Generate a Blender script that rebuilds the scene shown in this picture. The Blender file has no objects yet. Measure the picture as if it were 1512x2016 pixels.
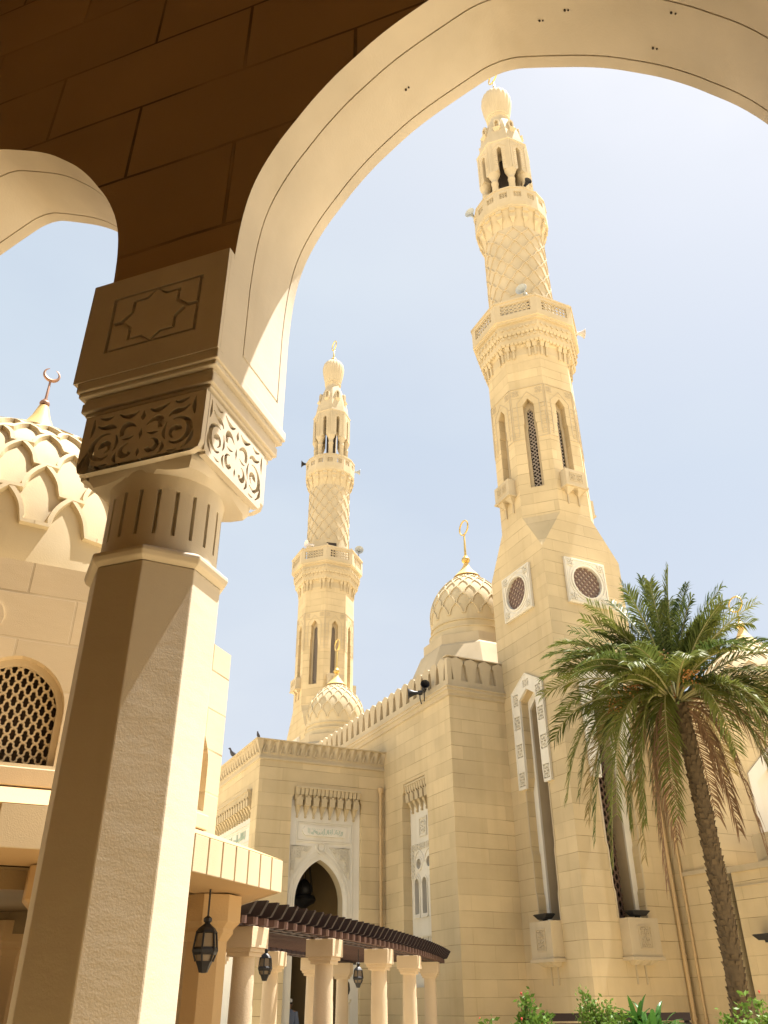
import bpy, bmesh, math, random
from math import sin, cos, pi, sqrt, atan2, tan, radians as rad
from mathutils import Vector as V, Matrix
from mathutils.geometry import tessellate_polygon

random.seed(7)
scene = bpy.context.scene
COL = scene.collection

# ------------------------------------------------------------------ camera
HEAD, PITCH, ROLL = rad(25.6), rad(30.6), rad(0.43)
fwd = V((sin(HEAD)*cos(PITCH), cos(HEAD)*cos(PITCH), sin(PITCH)))
rt = V((cos(HEAD), -sin(HEAD), 0))
up = rt.cross(fwd)
rt2 = rt*cos(ROLL) - up*sin(ROLL)
up2 = rt*sin(ROLL) + up*cos(ROLL)
cam_d = bpy.data.cameras.new('camera')
cam = bpy.data.objects.new('camera', cam_d)
COL.objects.link(cam)
M = Matrix((rt2, up2, -fwd)).transposed().to_4x4()
M.translation = V((0, 0, 1.6))
cam.matrix_world = M
cam_d.sensor_fit = 'VERTICAL'
cam_d.sensor_height = 36
cam_d.lens = 36*1638/2016
cam_d.clip_start = 0.05
cam_d.clip_end = 3000
scene.camera = cam

# ------------------------------------------------------------------ light
SUN_AZ, SUN_EL = rad(94.5), rad(70.5)
S = V((sin(SUN_AZ)*cos(SUN_EL), cos(SUN_AZ)*cos(SUN_EL), sin(SUN_EL)))
sun_d = bpy.data.lights.new('sun', 'SUN')
sun_d.energy = 5.0
sun_d.angle = rad(0.55)
sun_d.color = (1.0, 0.94, 0.88)
sun = bpy.data.objects.new('sun', sun_d)
COL.objects.link(sun)
sun.rotation_euler = S.to_track_quat('Z', 'Y').to_euler()

world = bpy.data.worlds.new('World')
scene.world = world
world.use_nodes = True
wn = world.node_tree.nodes
wl = world.node_tree.links
for x in list(wn):
    wn.remove(x)
sky = wn.new('ShaderNodeTexSky')
sky.sky_type = 'NISHITA'
sky.sun_disc = False
sky.sun_elevation = SUN_EL
sky.sun_rotation = SUN_AZ
sky.altitude = 0
sky.air_density = 1.0
sky.dust_density = 4.0
sky.ozone_density = 1.0
# thin high humidity: the sky is blended towards the pale white of Gulf haze
tc = wn.new('ShaderNodeTexCoord')
nz = wn.new('ShaderNodeTexNoise'); nz.inputs['Scale'].default_value = 2.2; nz.inputs['Detail'].default_value = 5
mp = wn.new('ShaderNodeMapping'); mp.inputs['Scale'].default_value = (1, 1, 2.4)
rmp = wn.new('ShaderNodeMapRange')
rmp.inputs['From Min'].default_value = 0.35; rmp.inputs['From Max'].default_value = 0.75
rmp.inputs['To Min'].default_value = 0.72; rmp.inputs['To Max'].default_value = 0.98
mixw = wn.new('ShaderNodeMix'); mixw.data_type = 'RGBA'
geo_w = wn.new('ShaderNodeSeparateXYZ')
wl.new(tc.outputs['Generated'], geo_w.inputs[0])
hz = wn.new('ShaderNodeMapRange')
hz.inputs['From Min'].default_value = 0.62; hz.inputs['From Max'].default_value = 0.12
hz.inputs['To Min'].default_value = 0.0; hz.inputs['To Max'].default_value = 1.0
wl.new(geo_w.outputs['Z'], hz.inputs['Value'])
sd_ = wn.new('ShaderNodeVectorMath'); sd_.operation = 'DOT_PRODUCT'; sd_.inputs[1].default_value = tuple(S)
wl.new(tc.outputs['Generated'], sd_.inputs[0])
sg_ = wn.new('ShaderNodeMapRange')
sg_.inputs['From Min'].default_value = 0.62; sg_.inputs['From Max'].default_value = 0.97
wl.new(sd_.outputs['Value'], sg_.inputs['Value'])
mxh = wn.new('ShaderNodeMath'); mxh.operation = 'MAXIMUM'
wl.new(hz.outputs['Result'], mxh.inputs[0]); wl.new(sg_.outputs['Result'], mxh.inputs[1])
hcol = wn.new('ShaderNodeMix'); hcol.data_type = 'RGBA'
hcol.inputs['A'].default_value = (4.15, 4.72, 5.30, 1)      # haze overhead
hcol.inputs['B'].default_value = (4.80, 5.00, 5.40, 1)      # haze low down and round the sun
wl.new(mxh.outputs[0], hcol.inputs['Factor']); wl.new(hcol.outputs['Result'], mixw.inputs['B'])
bg = wn.new('ShaderNodeBackground'); bg.inputs['Strength'].default_value = 0.06
wo = wn.new('ShaderNodeOutputWorld')
wl.new(tc.outputs['Generated'], mp.inputs['Vector']); wl.new(mp.outputs['Vector'], nz.inputs['Vector'])
wl.new(nz.outputs['Fac'], rmp.inputs['Value']); wl.new(rmp.outputs['Result'], mixw.inputs['Factor'])
wl.new(sky.outputs['Color'], mixw.inputs['A']); wl.new(mixw.outputs['Result'], bg.inputs['Color'])
wl.new(bg.outputs['Background'], wo.inputs['Surface'])

scene.view_settings.view_transform = 'Standard'
scene.view_settings.look = 'None'
scene.view_settings.exposure = 1.50
scene.view_settings.gamma = 1.0
scene.view_settings.use_curve_mapping = False

# ------------------------------------------------------------------ materials
def new_mat(name):
    m = bpy.data.materials.new(name); m.use_nodes = True
    nt = m.node_tree
    b = nt.nodes['Principled BSDF']
    return m, nt, nt.nodes, nt.links, b

def plaster(name, col, joint=None, rough=0.85, grain=0.25, stain=0.10, grain_scale=60, joint_dark=0.50, streak=0.0, jdepth=0.6, head=0.4, lump=0.0):
    """painted stucco; joint=(block length, course height, joint width, z offset, u offset)"""
    m, nt, N, L, b = new_mat(name)
    b.inputs['Roughness'].default_value = rough
    b.inputs['Specular IOR Level'].default_value = 0.25
    geo = N.new('ShaderNodeNewGeometry')
    n1 = N.new('ShaderNodeTexNoise'); n1.inputs['Scale'].default_value = 0.7; n1.inputs['Detail'].default_value = 6
    L.new(geo.outputs['Position'], n1.inputs['Vector'])
    mr = N.new('ShaderNodeMapRange'); mr.inputs['From Min'].default_value = 0.3; mr.inputs['From Max'].default_value = 0.7
    mr.inputs['To Min'].default_value = 1-stain; mr.inputs['To Max'].default_value = 1+stain*0.5
    L.new(n1.outputs['Fac'], mr.inputs['Value'])
    mul = N.new('ShaderNodeMix'); mul.data_type = 'RGBA'; mul.blend_type = 'MULTIPLY'; mul.inputs['Factor'].default_value = 1
    mul.inputs['A'].default_value = (*col, 1)
    L.new(mr.outputs['Result'], mul.inputs['B'])
    cur = mul.outputs['Result']
    if streak:
        sm = N.new('ShaderNodeMapping'); sm.inputs['Scale'].default_value = (3.0, 3.0, 0.16)
        sn = N.new('ShaderNodeTexNoise'); sn.inputs['Scale'].default_value = 1.3; sn.inputs['Detail'].default_value = 5
        L.new(geo.outputs['Position'], sm.inputs['Vector']); L.new(sm.outputs['Vector'], sn.inputs['Vector'])
        sr = N.new('ShaderNodeMapRange'); sr.inputs['From Min'].default_value = 0.52; sr.inputs['From Max'].default_value = 0.78
        sr.inputs['To Min'].default_value = 0; sr.inputs['To Max'].default_value = streak
        L.new(sn.outputs['Fac'], sr.inputs['Value'])
        smx = N.new('ShaderNodeMix'); smx.data_type = 'RGBA'
        smx.inputs['B'].default_value = (col[0]*0.62, col[1]*0.56, col[2]*0.42, 1)
        L.new(sr.outputs['Result'], smx.inputs['Factor']); L.new(cur, smx.inputs['A'])
        cur = smx.outputs['Result']
    n2 = N.new('ShaderNodeTexNoise'); n2.inputs['Scale'].default_value = grain_scale; n2.inputs['Detail'].default_value = 4
    L.new(geo.outputs['Position'], n2.inputs['Vector'])
    bump = N.new('ShaderNodeBump'); bump.inputs['Strength'].default_value = grain; bump.inputs['Distance'].default_value = 0.01
    L.new(n2.outputs['Fac'], bump.inputs['Height'])
    last = bump
    if lump:
        lm = N.new('ShaderNodeMapping'); lm.inputs['Scale'].default_value = (1, 1, 2.2)
        ln = N.new('ShaderNodeTexNoise'); ln.inputs['Scale'].default_value = 5.5; ln.inputs['Detail'].default_value = 3; ln.inputs['Distortion'].default_value = 0.15
        L.new(geo.outputs['Position'], lm.inputs['Vector']); L.new(lm.outputs['Vector'], ln.inputs['Vector'])
        lb = N.new('ShaderNodeBump'); lb.inputs['Strength'].default_value = lump; lb.inputs['Distance'].default_value = 0.05
        L.new(ln.outputs['Fac'], lb.inputs['Height']); L.new(bump.outputs['Normal'], lb.inputs['Normal'])
        bump = lb; last = lb
    if joint:
        bl, ch, jw, zo, uo = joint
        cr = N.new('ShaderNodeVectorMath'); cr.operation = 'CROSS_PRODUCT'; cr.inputs[0].default_value = (0, 0, 1)
        L.new(geo.outputs['True Normal'], cr.inputs[1])
        dt = N.new('ShaderNodeVectorMath'); dt.operation = 'DOT_PRODUCT'
        L.new(cr.outputs['Vector'], dt.inputs[0]); L.new(geo.outputs['Position'], dt.inputs[1])
        sep = N.new('ShaderNodeSeparateXYZ'); L.new(geo.outputs['Position'], sep.inputs[0])
        au = N.new('ShaderNodeMath'); au.operation = 'ADD'; au.inputs[1].default_value = 200+uo
        L.new(dt.outputs['Value'], au.inputs[0])
        # little wander so that the lines are not ruled
        wv = N.new('ShaderNodeTexNoise'); wv.inputs['Scale'].default_value = 1.5
        L.new(geo.outputs['Position'], wv.inputs['Vector'])
        wm = N.new('ShaderNodeMath'); wm.operation = 'MULTIPLY_ADD'; wm.inputs[1].default_value = 0.026; wm.inputs[2].default_value = -0.013+50*ch-zo
        L.new(wv.outputs['Fac'], wm.inputs[0])
        az = N.new('ShaderNodeMath'); az.operation = 'ADD'
        L.new(sep.outputs['Z'], az.inputs[0]); L.new(wm.outputs[0], az.inputs[1])
        cb = N.new('ShaderNodeCombineXYZ'); L.new(au.outputs[0], cb.inputs['X']); L.new(az.outputs[0], cb.inputs['Y'])
        br = N.new('ShaderNodeTexBrick'); br.inputs['Scale'].default_value = 1
        br.inputs['Brick Width'].default_value = bl; br.inputs['Row Height'].default_value = ch
        br.inputs['Mortar Size'].default_value = jw; br.inputs['Mortar Smooth'].default_value = 0.25
        br.inputs['Color1'].default_value = (0.91, 0.91, 0.90, 1); br.inputs['Color2'].default_value = (1.05, 1.05, 1.04, 1)
        br.inputs['Mortar'].default_value = (1, 1, 1, 1)
        L.new(cb.outputs[0], br.inputs['Vector'])
        br2 = N.new('ShaderNodeTexBrick'); br2.inputs['Scale'].default_value = 1; br2.offset = 0
        br2.inputs['Brick Width'].default_value = 5000; br2.inputs['Row Height'].default_value = ch
        br2.inputs['Mortar Size'].default_value = jw; br2.inputs['Mortar Smooth'].default_value = 0.25
        L.new(cb.outputs[0], br2.inputs['Vector'])
        jm = N.new('ShaderNodeMath'); jm.operation = 'MULTIPLY'; jm.inputs[1].default_value = head
        L.new(br.outputs['Fac'], jm.inputs[0])
        jx = N.new('ShaderNodeMath'); jx.operation = 'MAXIMUM'
        L.new(jm.outputs[0], jx.inputs[0]); L.new(br2.outputs['Fac'], jx.inputs[1])
        bm2 = N.new('ShaderNodeMix'); bm2.data_type = 'RGBA'; bm2.blend_type = 'MULTIPLY'; bm2.inputs['Factor'].default_value = 1
        L.new(cur, bm2.inputs['A']); L.new(br.outputs['Color'], bm2.inputs['B'])
        # uneven joints: some filled, some open
        jn = N.new('ShaderNodeTexNoise'); jn.inputs['Scale'].default_value = 0.9; jn.inputs['Detail'].default_value = 3
        L.new(geo.outputs['Position'], jn.inputs['Vector'])
        jr = N.new('ShaderNodeMapRange'); jr.inputs['From Min'].default_value = 0.38; jr.inputs['From Max'].default_value = 0.62
        jr.inputs['To Min'].default_value = 0.15; jr.inputs['To Max'].default_value = 1
        L.new(jn.outputs['Fac'], jr.inputs['Value'])
        jf = N.new('ShaderNodeMath'); jf.operation = 'MULTIPLY'
        L.new(jx.outputs[0], jf.inputs[0]); L.new(jr.outputs['Result'], jf.inputs[1])
        mj = N.new('ShaderNodeMix'); mj.data_type = 'RGBA'
        mj.inputs['B'].default_value = (col[0]*joint_dark, col[1]*joint_dark*0.93, col[2]*joint_dark*0.8, 1)
        L.new(jf.outputs[0], mj.inputs['Factor']); L.new(bm2.outputs['Result'], mj.inputs['A'])
        cur = mj.outputs['Result']
        b2 = N.new('ShaderNodeBump'); b2.invert = True; b2.inputs['Strength'].default_value = jdepth; b2.inputs['Distance'].default_value = 0.02
        L.new(jx.outputs[0], b2.inputs['Height']); L.new(bump.outputs['Normal'], b2.inputs['Normal'])
        last = b2
    L.new(cur, b.inputs['Base Color'])
    L.new(last.outputs['Normal'], b.inputs['Normal'])
    return m

def simple(name, col, rough=0.6, metal=0.0, noise=0.12, nscale=8, bump=0.0, spec=0.4):
    m, nt, N, L, b = new_mat(name)
    b.inputs['Roughness'].default_value = rough; b.inputs['Metallic'].default_value = metal
    b.inputs['Specular IOR Level'].default_value = spec
    t = N.new('ShaderNodeTexCoord')
    n1 = N.new('ShaderNodeTexNoise'); n1.inputs['Scale'].default_value = nscale; n1.inputs['Detail'].default_value = 5
    L.new(t.outputs['Object'], n1.inputs['Vector'])
    rp = N.new('ShaderNodeMix'); rp.data_type = 'RGBA'
    rp.inputs['A'].default_value = (*[c*(1-noise) for c in col], 1); rp.inputs['B'].default_value = (*[min(1, c*(1+noise)) for c in col], 1)
    L.new(n1.outputs['Fac'], rp.inputs['Factor']); L.new(rp.outputs['Result'], b.inputs['Base Color'])
    if bump:
        bp = N.new('ShaderNodeBump'); bp.inputs['Strength'].default_value = bump; bp.inputs['Distance'].default_value = 0.02
        L.new(n1.outputs['Fac'], bp.inputs['Height']); L.new(bp.outputs['Normal'], b.inputs['Normal'])
    return m

def leaf_mat(name, c1, c2, rough=0.4, trans=0.35):
    m, nt, N, L, b = new_mat(name)
    b.inputs['Roughness'].default_value = rough; b.inputs['Specular IOR Level'].default_value = 0.15
    oi = N.new('ShaderNodeObjectInfo'); geo = N.new('ShaderNodeNewGeometry')
    n1 = N.new('ShaderNodeTexNoise'); n1.inputs['Scale'].default_value = 3.0
    L.new(geo.outputs['Position'], n1.inputs['Vector'])
    ad = N.new('ShaderNodeMath'); ad.operation = 'ADD'
    L.new(oi.outputs['Random'], ad.inputs[0]); L.new(n1.outputs['Fac'], ad.inputs[1])
    hf = N.new('ShaderNodeMath'); hf.operation = 'MULTIPLY'; hf.inputs[1].default_value = 0.6
    L.new(ad.outputs[0], hf.inputs[0])
    mx = N.new('ShaderNodeMix'); mx.data_type = 'RGBA'
    mx.inputs['A'].default_value = (*c1, 1); mx.inputs['B'].default_value = (*c2, 1)
    L.new(hf.outputs[0], mx.inputs['Factor']); L.new(mx.outputs['Result'], b.inputs['Base Color'])
    tr = N.new('ShaderNodeBsdfTranslucent'); L.new(mx.outputs['Result'], tr.inputs['Color'])
    ms = N.new('ShaderNodeMixShader'); ms.inputs['Fac'].default_value = trans
    L.new(b.outputs[0], ms.inputs[1]); L.new(tr.outputs[0], ms.inputs[2])
    L.new(ms.outputs[0], N['Material Output'].inputs['Surface'])
    return m

TAN = (0.61, 0.485, 0.29)
M_WALL = plaster('stucco_block_wall', TAN, joint=(1.35, 0.41, 0.008, 0.09, 0.3), streak=0.22, stain=0.14, lump=0.05)
M_STONE = plaster('stucco_plain', (0.52, 0.43, 0.285), streak=0.2, stain=0.15, grain_scale=40)
M_CARVE = plaster('stucco_carved', (0.52, 0.425, 0.27), grain=0.4, stain=0.15)
M_DOME = plaster('stucco_dome', (0.54, 0.45, 0.29), grain=0.15, streak=0.25, stain=0.16)
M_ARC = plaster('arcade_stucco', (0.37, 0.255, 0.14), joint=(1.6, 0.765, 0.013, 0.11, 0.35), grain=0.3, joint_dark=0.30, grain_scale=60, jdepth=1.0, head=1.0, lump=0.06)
M_ARCP = plaster('arcade_smooth', (0.63, 0.565, 0.46), lump=0.04, streak=0.15, grain=0.12, stain=0.24, grain_scale=70)
M_COL = plaster('column_stucco', (0.63, 0.56, 0.44), lump=0.05, streak=0.18, grain=0.10, grain_scale=130, stain=0.10)
M_PAV = plaster('pavilion_stucco', (0.65, 0.535, 0.36), lump=0.04, joint=(0.92, 0.465, 0.012, 0.42, 0.05), grain=0.2, grain_scale=120, joint_dark=0.45, head=1.0)
M_PAVP = plaster('pavilion_plain', (0.63, 0.52, 0.35), stain=0.15, streak=0.15, grain=0.2, grain_scale=90)
M_MARBLE = plaster('white_marble', (0.74, 0.70, 0.60), grain=0.1, stain=0.10, streak=0.22, rough=0.55)
M_MARB2 = plaster('carved_marble', (0.72, 0.67, 0.55), grain=0.2, stain=0.15, rough=0.6)
M_JADE = simple('green_lettering', (0.42, 0.51, 0.42), 0.6)
M_DARK = simple('dark_interior', (0.035, 0.025, 0.018), 0.8)
M_PANE = simple('dusty_brown_pane', (0.085, 0.06, 0.042), 0.4)
M_GLASS = simple('smoky_glass', (0.16, 0.13, 0.085), 0.25, spec=0.6)
M_LATT = simple('window_fretwork', (0.42, 0.36, 0.30), 0.7)
M_BROWN = simple('brown_timber_lattice', (0.17, 0.105, 0.075), 0.6)
M_BEIGE = simple('beige_backing', (0.46, 0.37, 0.29), 0.8)
M_GOLD = simple('gilded_metal', (0.72, 0.50, 0.16), 0.35, 0.7, noise=0.1)
M_BRONZE = simple('weathered_bronze', (0.33, 0.18, 0.11), 0.5, 0.4)
M_WOOD2 = simple('lighter_timber_ends', (0.11, 0.06, 0.045), 0.6, noise=0.3)  # a lighter brown than the rafters
M_WOOD = simple('dark_stained_timber', (0.020, 0.009, 0.008), 0.55, noise=0.35, nscale=5, bump=0.15)
M_IRON = simple('black_iron', (0.018, 0.017, 0.017), 0.5)
M_LAMPG = simple('frosted_glass', (0.22, 0.17, 0.11), 0.25)
M_HORN = simple('grey_horn', (0.38, 0.40, 0.40), 0.5)
M_HORNW = simple('pale_horn', (0.62, 0.58, 0.55), 0.5)
M_HORNB = simple('black_horn', (0.022, 0.022, 0.026), 0.45)
M_PCOL = plaster('pergola_stone', (0.62, 0.49, 0.33), grain=0.5, stain=0.15, grain_scale=35)
M_PIPE = simple('painted_pipe', (0.52, 0.37, 0.19), 0.55)
M_BIRD = simple('dark_plumage', (0.04, 0.04, 0.05), 0.7)
M_GROUND = plaster('stone_paving', (0.72, 0.61, 0.41), grain=0.3, stain=0.15)
M_FLOOR = plaster('arcade_floor', (0.72, 0.54, 0.27), grain=0.2, rough=0.5)
M_EAVE = plaster('eave_shade_stucco', (0.52, 0.35, 0.17), grain=0.3)  # darkened ochre: shade under the eave and on the pillars put into the colour
M_PINT = plaster('shaded_inner_stone', (0.26, 0.18, 0.085), grain=0.2)  # stone darkened so the colour carries the shade of porch and pavilion interiors
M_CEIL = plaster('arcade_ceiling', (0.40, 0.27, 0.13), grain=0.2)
M_SOIL = simple('garden_soil', (0.12, 0.085, 0.05), 0.95, bump=0.6, nscale=12)
M_PALM = leaf_mat('palm_leaf', (0.028, 0.075, 0.020), (0.20, 0.21, 0.045), 0.45, 0.30)
M_PALMY = leaf_mat('palm_leaf_yellowed', (0.22, 0.18, 0.06), (0.33, 0.24, 0.10), 0.45, 0.25)
M_DEAD = leaf_mat('palm_leaf_dead', (0.20, 0.12, 0.065), (0.30, 0.19, 0.11), 0.7, 0.15)
M_TRUNK = simple('palm_trunk', (0.105, 0.072, 0.036), 0.9, noise=0.45, nscale=9, bump=0.6)
M_RACH = simple('palm_rachis', (0.30, 0.28, 0.12), 0.5)
M_DATE = simple('ripening_dates', (0.34, 0.16, 0.04), 0.45, noise=0.5, nscale=20)
M_DATEG = simple('green_dates', (0.10, 0.14, 0.03), 0.45, noise=0.5, nscale=20)
M_BUSH = leaf_mat('bush_leaf', (0.05, 0.12, 0.02), (0.20, 0.30, 0.05), 0.45, 0.3)
M_BUSHD = leaf_mat('hedge_leaf', (0.03, 0.07, 0.018), (0.08, 0.14, 0.03), 0.5, 0.25)
M_STRAP = leaf_mat('strap_leaf', (0.035, 0.10, 0.02), (0.09, 0.20, 0.03), 0.3, 0.25)
M_PETAL = simple('red_petal', (0.55, 0.06, 0.04), 0.6)
M_SKIN = simple('skin', (0.30, 0.17, 0.10), 0.55)
M_SHIRT = simple('blue_grey_cloth', (0.16, 0.19, 0.26), 0.85, bump=0.1)
M_CAP = simple('white_cloth', (0.70, 0.68, 0.64), 0.85)
M_HAIR = simple('dark_hair', (0.02, 0.015, 0.012), 0.6)

# ------------------------------------------------------------------ geometry helpers
class Fr:
    """frame of a wall face: o at the foot, n outward, u to the right seen from outside"""
    def __init__(s, o, n):
        s.o = V(o); s.n = V(n).normalized(); s.u = V((0, 0, 1)).cross(s.n)
    def p(s, u, v, d=0.0):
        return s.o + s.u*u + V((0, 0, v)) + s.n*d

class MB:
    def __init__(s):
        s.v = []; s.f = []
    def add(s, vs, fs):
        k = len(s.v)
        s.v += [tuple(p) for p in vs]
        s.f += [tuple(i+k for i in f) for f in fs]
    def quad(s, *pts):
        s.add(pts, [tuple(range(len(pts)))])
    def prism(s, F, loops, d0, d1, front=True, back=True, outer=True):
        flat = []; tl = []
        for lp in loops:
            tl.append([V((u, v, 0)) for u, v in lp]); flat += lp
        tri = tessellate_polygon(tl) if len(flat) > 4 or len(loops) > 1 else [(0, 1, 2), (0, 2, 3)][:len(flat)-2]
        n = len(flat)
        vs = [F.p(u, v, d0) for u, v in flat] + [F.p(u, v, d1) for u, v in flat]
        fs = []
        if front: fs += [tuple(t) for t in tri]
        if back: fs += [tuple(i+n for i in t) for t in tri]
        k = 0
        for li, lp in enumerate(loops):
            m = len(lp)
            if outer or li > 0:
                for i in range(m):
                    a = k+i; b = k+(i+1) % m
                    fs.append((a, b, b+n, a+n))
            k += m
        s.add(vs, fs)
    def fbox(s, F, u0, u1, v0, v1, d0, d1):
        vs = [F.p(u, v, d) for d in (d0, d1) for u, v in ((u0, v0), (u1, v0), (u1, v1), (u0, v1))]
        s.add(vs, [(0, 1, 2, 3), (4, 5, 6, 7), (0, 1, 5, 4), (1, 2, 6, 5), (2, 3, 7, 6), (3, 0, 4, 7)])
    def fwedge(s, F, u0, u1, v0, v1, da, db, back=0.0):
        """box whose front leans from depth da (top v1) to db (bottom v0)"""
        vs = [F.p(u0, v0, back), F.p(u1, v0, back), F.p(u1, v1, back), F.p(u0, v1, back),
              F.p(u0, v0, db), F.p(u1, v0, db), F.p(u1, v1, da), F.p(u0, v1, da)]
        s.add(vs, [(0, 1, 2, 3), (4, 5, 6, 7), (0, 1, 5, 4), (1, 2, 6, 5), (2, 3, 7, 6), (3, 0, 4, 7)])
    def pendant(s, F, u, w, v0, v1, d0, d1, tip=0.3):
        """tapering drop: full section at v1, tip section at v0"""
        dm = (d0+d1)/2; h = w/2; k = tip
        top = [F.p(u-h, v1, d0), F.p(u+h, v1, d0), F.p(u+h, v1, d1), F.p(u-h, v1, d1)]
        dd = (d1-d0)/2*k
        bot = [F.p(u-h*k, v0, d0), F.p(u+h*k, v0, d0), F.p(u+h*k, v0, d0+(d1-d0)*k), F.p(u-h*k, v0, d0+(d1-d0)*k)]
        s.add(top+bot, [(0, 1, 2, 3), (4, 5, 6, 7), (0, 1, 5, 4), (1, 2, 6, 5), (2, 3, 7, 6), (3, 0, 4, 7)])
    def box(s, c, size, rz=0.0):
        x, y, z = size[0]/2, size[1]/2, size[2]/2
        ca, sa = cos(rz), sin(rz)
        vs = []
        for dz in (-z, z):
            for dx, dy in ((-x, -y), (x, -y), (x, y), (-x, y)):
                vs.append((c[0]+dx*ca-dy*sa, c[1]+dx*sa+dy*ca, c[2]+dz))
        s.add(vs, [(0, 1, 2, 3), (4, 5, 6, 7), (0, 1, 5, 4), (1, 2, 6, 5), (2, 3, 7, 6), (3, 0, 4, 7)])
    def lathe(s, prof, seg=32, c=(0, 0, 0), phase=0.0, flute=None, cap=True, axis=None):
        """prof: list of (r, z); axis: optional direction instead of +z"""
        if axis is not None:
            q = V(axis).normalized().to_track_quat('Z', 'Y').to_matrix()
        vs = []; fs = []
        for r, z in prof:
            for i in range(seg):
                a = phase+2*pi*i/seg
                rr = r*(flute(a, z) if flute else 1)
                p = V((rr*cos(a), rr*sin(a), z))
                if axis is not None: p = q @ p
                vs.append((p.x+c[0], p.y+c[1], p.z+c[2]))
        for j in range(len(prof)-1):
            for i in range(seg):
                a = j*seg+i; b = j*seg+(i+1) % seg
                fs.append((a, b, b+seg, a+seg))
        if cap:
            fs.append(tuple(range(seg))); k = (len(prof)-1)*seg
            fs.append(tuple(k+i for i in range(seg)))
        s.add(vs, fs)
    def octa(s, prof, c=(0, 0, 0), seg=8, cap=True):
        """prof in apothems, faces square to the axes"""
        k = 1/cos(pi/seg)
        s.lathe([(r*k, z) for r, z in prof], seg, c, pi/seg, cap=cap)
    def tube(s, pts, r, seg=6, closed=False, taper=None):
        pts = [V(p) for p in pts]; n = len(pts); vs = []; fs = []
        nrm = None
        for i, p in enumerate(pts):
            if closed: t = pts[(i+1) % n]-pts[i-1]
            else: t = pts[min(i+1, n-1)]-pts[max(i-1, 0)]
            t.normalize()
            if nrm is None:
                nrm = t.cross(V((0, 0, 1)))
                if nrm.length < 1e-3: nrm = t.cross(V((1, 0, 0)))
            nrm = (nrm - t*nrm.dot(t)).normalized(); bn = t.cross(nrm)
            rr = r if taper is None else r*taper(i/(n-1))
            for k in range(seg):
                a = 2*pi*k/seg
                vs.append(p+nrm*rr*cos(a)+bn*rr*sin(a))
        for i in range(n if closed else n-1):
            j = (i+1) % n
            for k in range(seg):
                l = (k+1) % seg
                fs.append((i*seg+k, i*seg+l, j*seg+l, j*seg+k))
        if not closed:
            fs.append(tuple(range(seg))); fs.append(tuple((n-1)*seg+k for k in range(seg)))
        s.add(vs, fs)
    def sweep(s, pts, nrms, w, h, sink=0.01):
        """raised strap of trapezoid section lying on a surface"""
        n = len(pts); vs = []; fs = []
        for i in range(n):
            t = (pts[min(i+1, n-1)]-pts[max(i-1, 0)])
            if t.length < 1e-9: t = V((0, 0, 1))
            t.normalize(); nn = nrms[i]; b = t.cross(nn).normalized()
            vs += [pts[i]-b*w-nn*sink, pts[i]-b*w*0.7+nn*h, pts[i]+b*w*0.7+nn*h, pts[i]+b*w-nn*sink]
        for i in range(n-1):
            for k in range(3):
                fs.append((i*4+k, i*4+k+1, i*4+4+k+1, i*4+4+k))
        fs += [(0, 1, 2, 3), tuple((n-1)*4+k for k in range(4))]
        s.add(vs, fs)
    def ribbon(s, F, pts, ws, d0, d1):
        """flat carved strap in a frame, front at d0"""
        n = len(pts); vs = []; fs = []
        for i, (u, v) in enumerate(pts):
            a = pts[max(i-1, 0)]; b = pts[min(i+1, n-1)]
            tx, ty = b[0]-a[0], b[1]-a[1]; l = sqrt(tx*tx+ty*ty) or 1
            nx, ny = -ty/l, tx/l; w = ws[i] if isinstance(ws, (list, tuple)) else ws
            for d in (d0, d1):
                vs += [F.p(u+nx*w, v+ny*w, d), F.p(u-nx*w, v-ny*w, d)]
        for i in range(n-1):
            k = i*4; j = k+4
            fs += [(k, k+1, j+1, j), (k, k+2, j+2, j), (k+1, k+3, j+3, j+1)]
        fs += [(0, 1, 3, 2), (n*4-4, n*4-3, n*4-1, n*4-2)]
        s.add(vs, fs)
    def build(s, name, mat, parent=None, smooth=None, bevel=0.0, loc=None):
        me = bpy.data.meshes.new(name)
        pl = V((0, 0, 0))
        if loc is not None: pl = V(loc)
        elif parent is not None: pl = parent_origin(parent)
        me.from_pydata([(x-pl.x, y-pl.y, z-pl.z) for x, y, z in s.v], [], s.f)
        bm = bmesh.new(); bm.from_mesh(me)
        bmesh.ops.recalc_face_normals(bm, faces=bm.faces)
        bm.to_mesh(me); bm.free()
        me.materials.append(mat)
        if smooth is not None:
            me.polygons.foreach_set('use_smooth', [True]*len(me.polygons))
            me.set_sharp_from_angle(angle=rad(smooth))
        o = bpy.data.objects.new(name, me); COL.objects.link(o)
        if parent is not None: o.parent = parent
        elif loc is not None: o.location = loc
        if bevel:
            bv = o.modifiers.new('bevel', 'BEVEL'); bv.width = bevel; bv.segments = 2; bv.limit_method = 'ANGLE'; bv.angle_limit = rad(35)
        return o

ORIG = {}
def parent_origin(o):
    p = V((0, 0, 0))
    while o is not None:
        p = p + V(o.location); o = o.parent
    return p

def tag(o, label=None, cat=None, group=None, kind=None):
    if label: o['label'] = label
    if cat: o['category'] = cat
    if group: o['group'] = group
    if kind: o['kind'] = kind
    return o
def thing(name, loc, label, cat, group=None):
    o = bpy.data.objects.new(name, None); COL.objects.link(o); o.location = loc
    o.empty_display_size = 0.3
    return tag(o, label, cat, group)
def kids(o):
    return [c for c in bpy.data.objects if c.parent == o]
def copy_tree(o, parent=None):
    c = o.copy(); COL.objects.link(c); c.parent = parent
    for ch in kids(o): copy_tree(ch, c)
    return c

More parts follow.
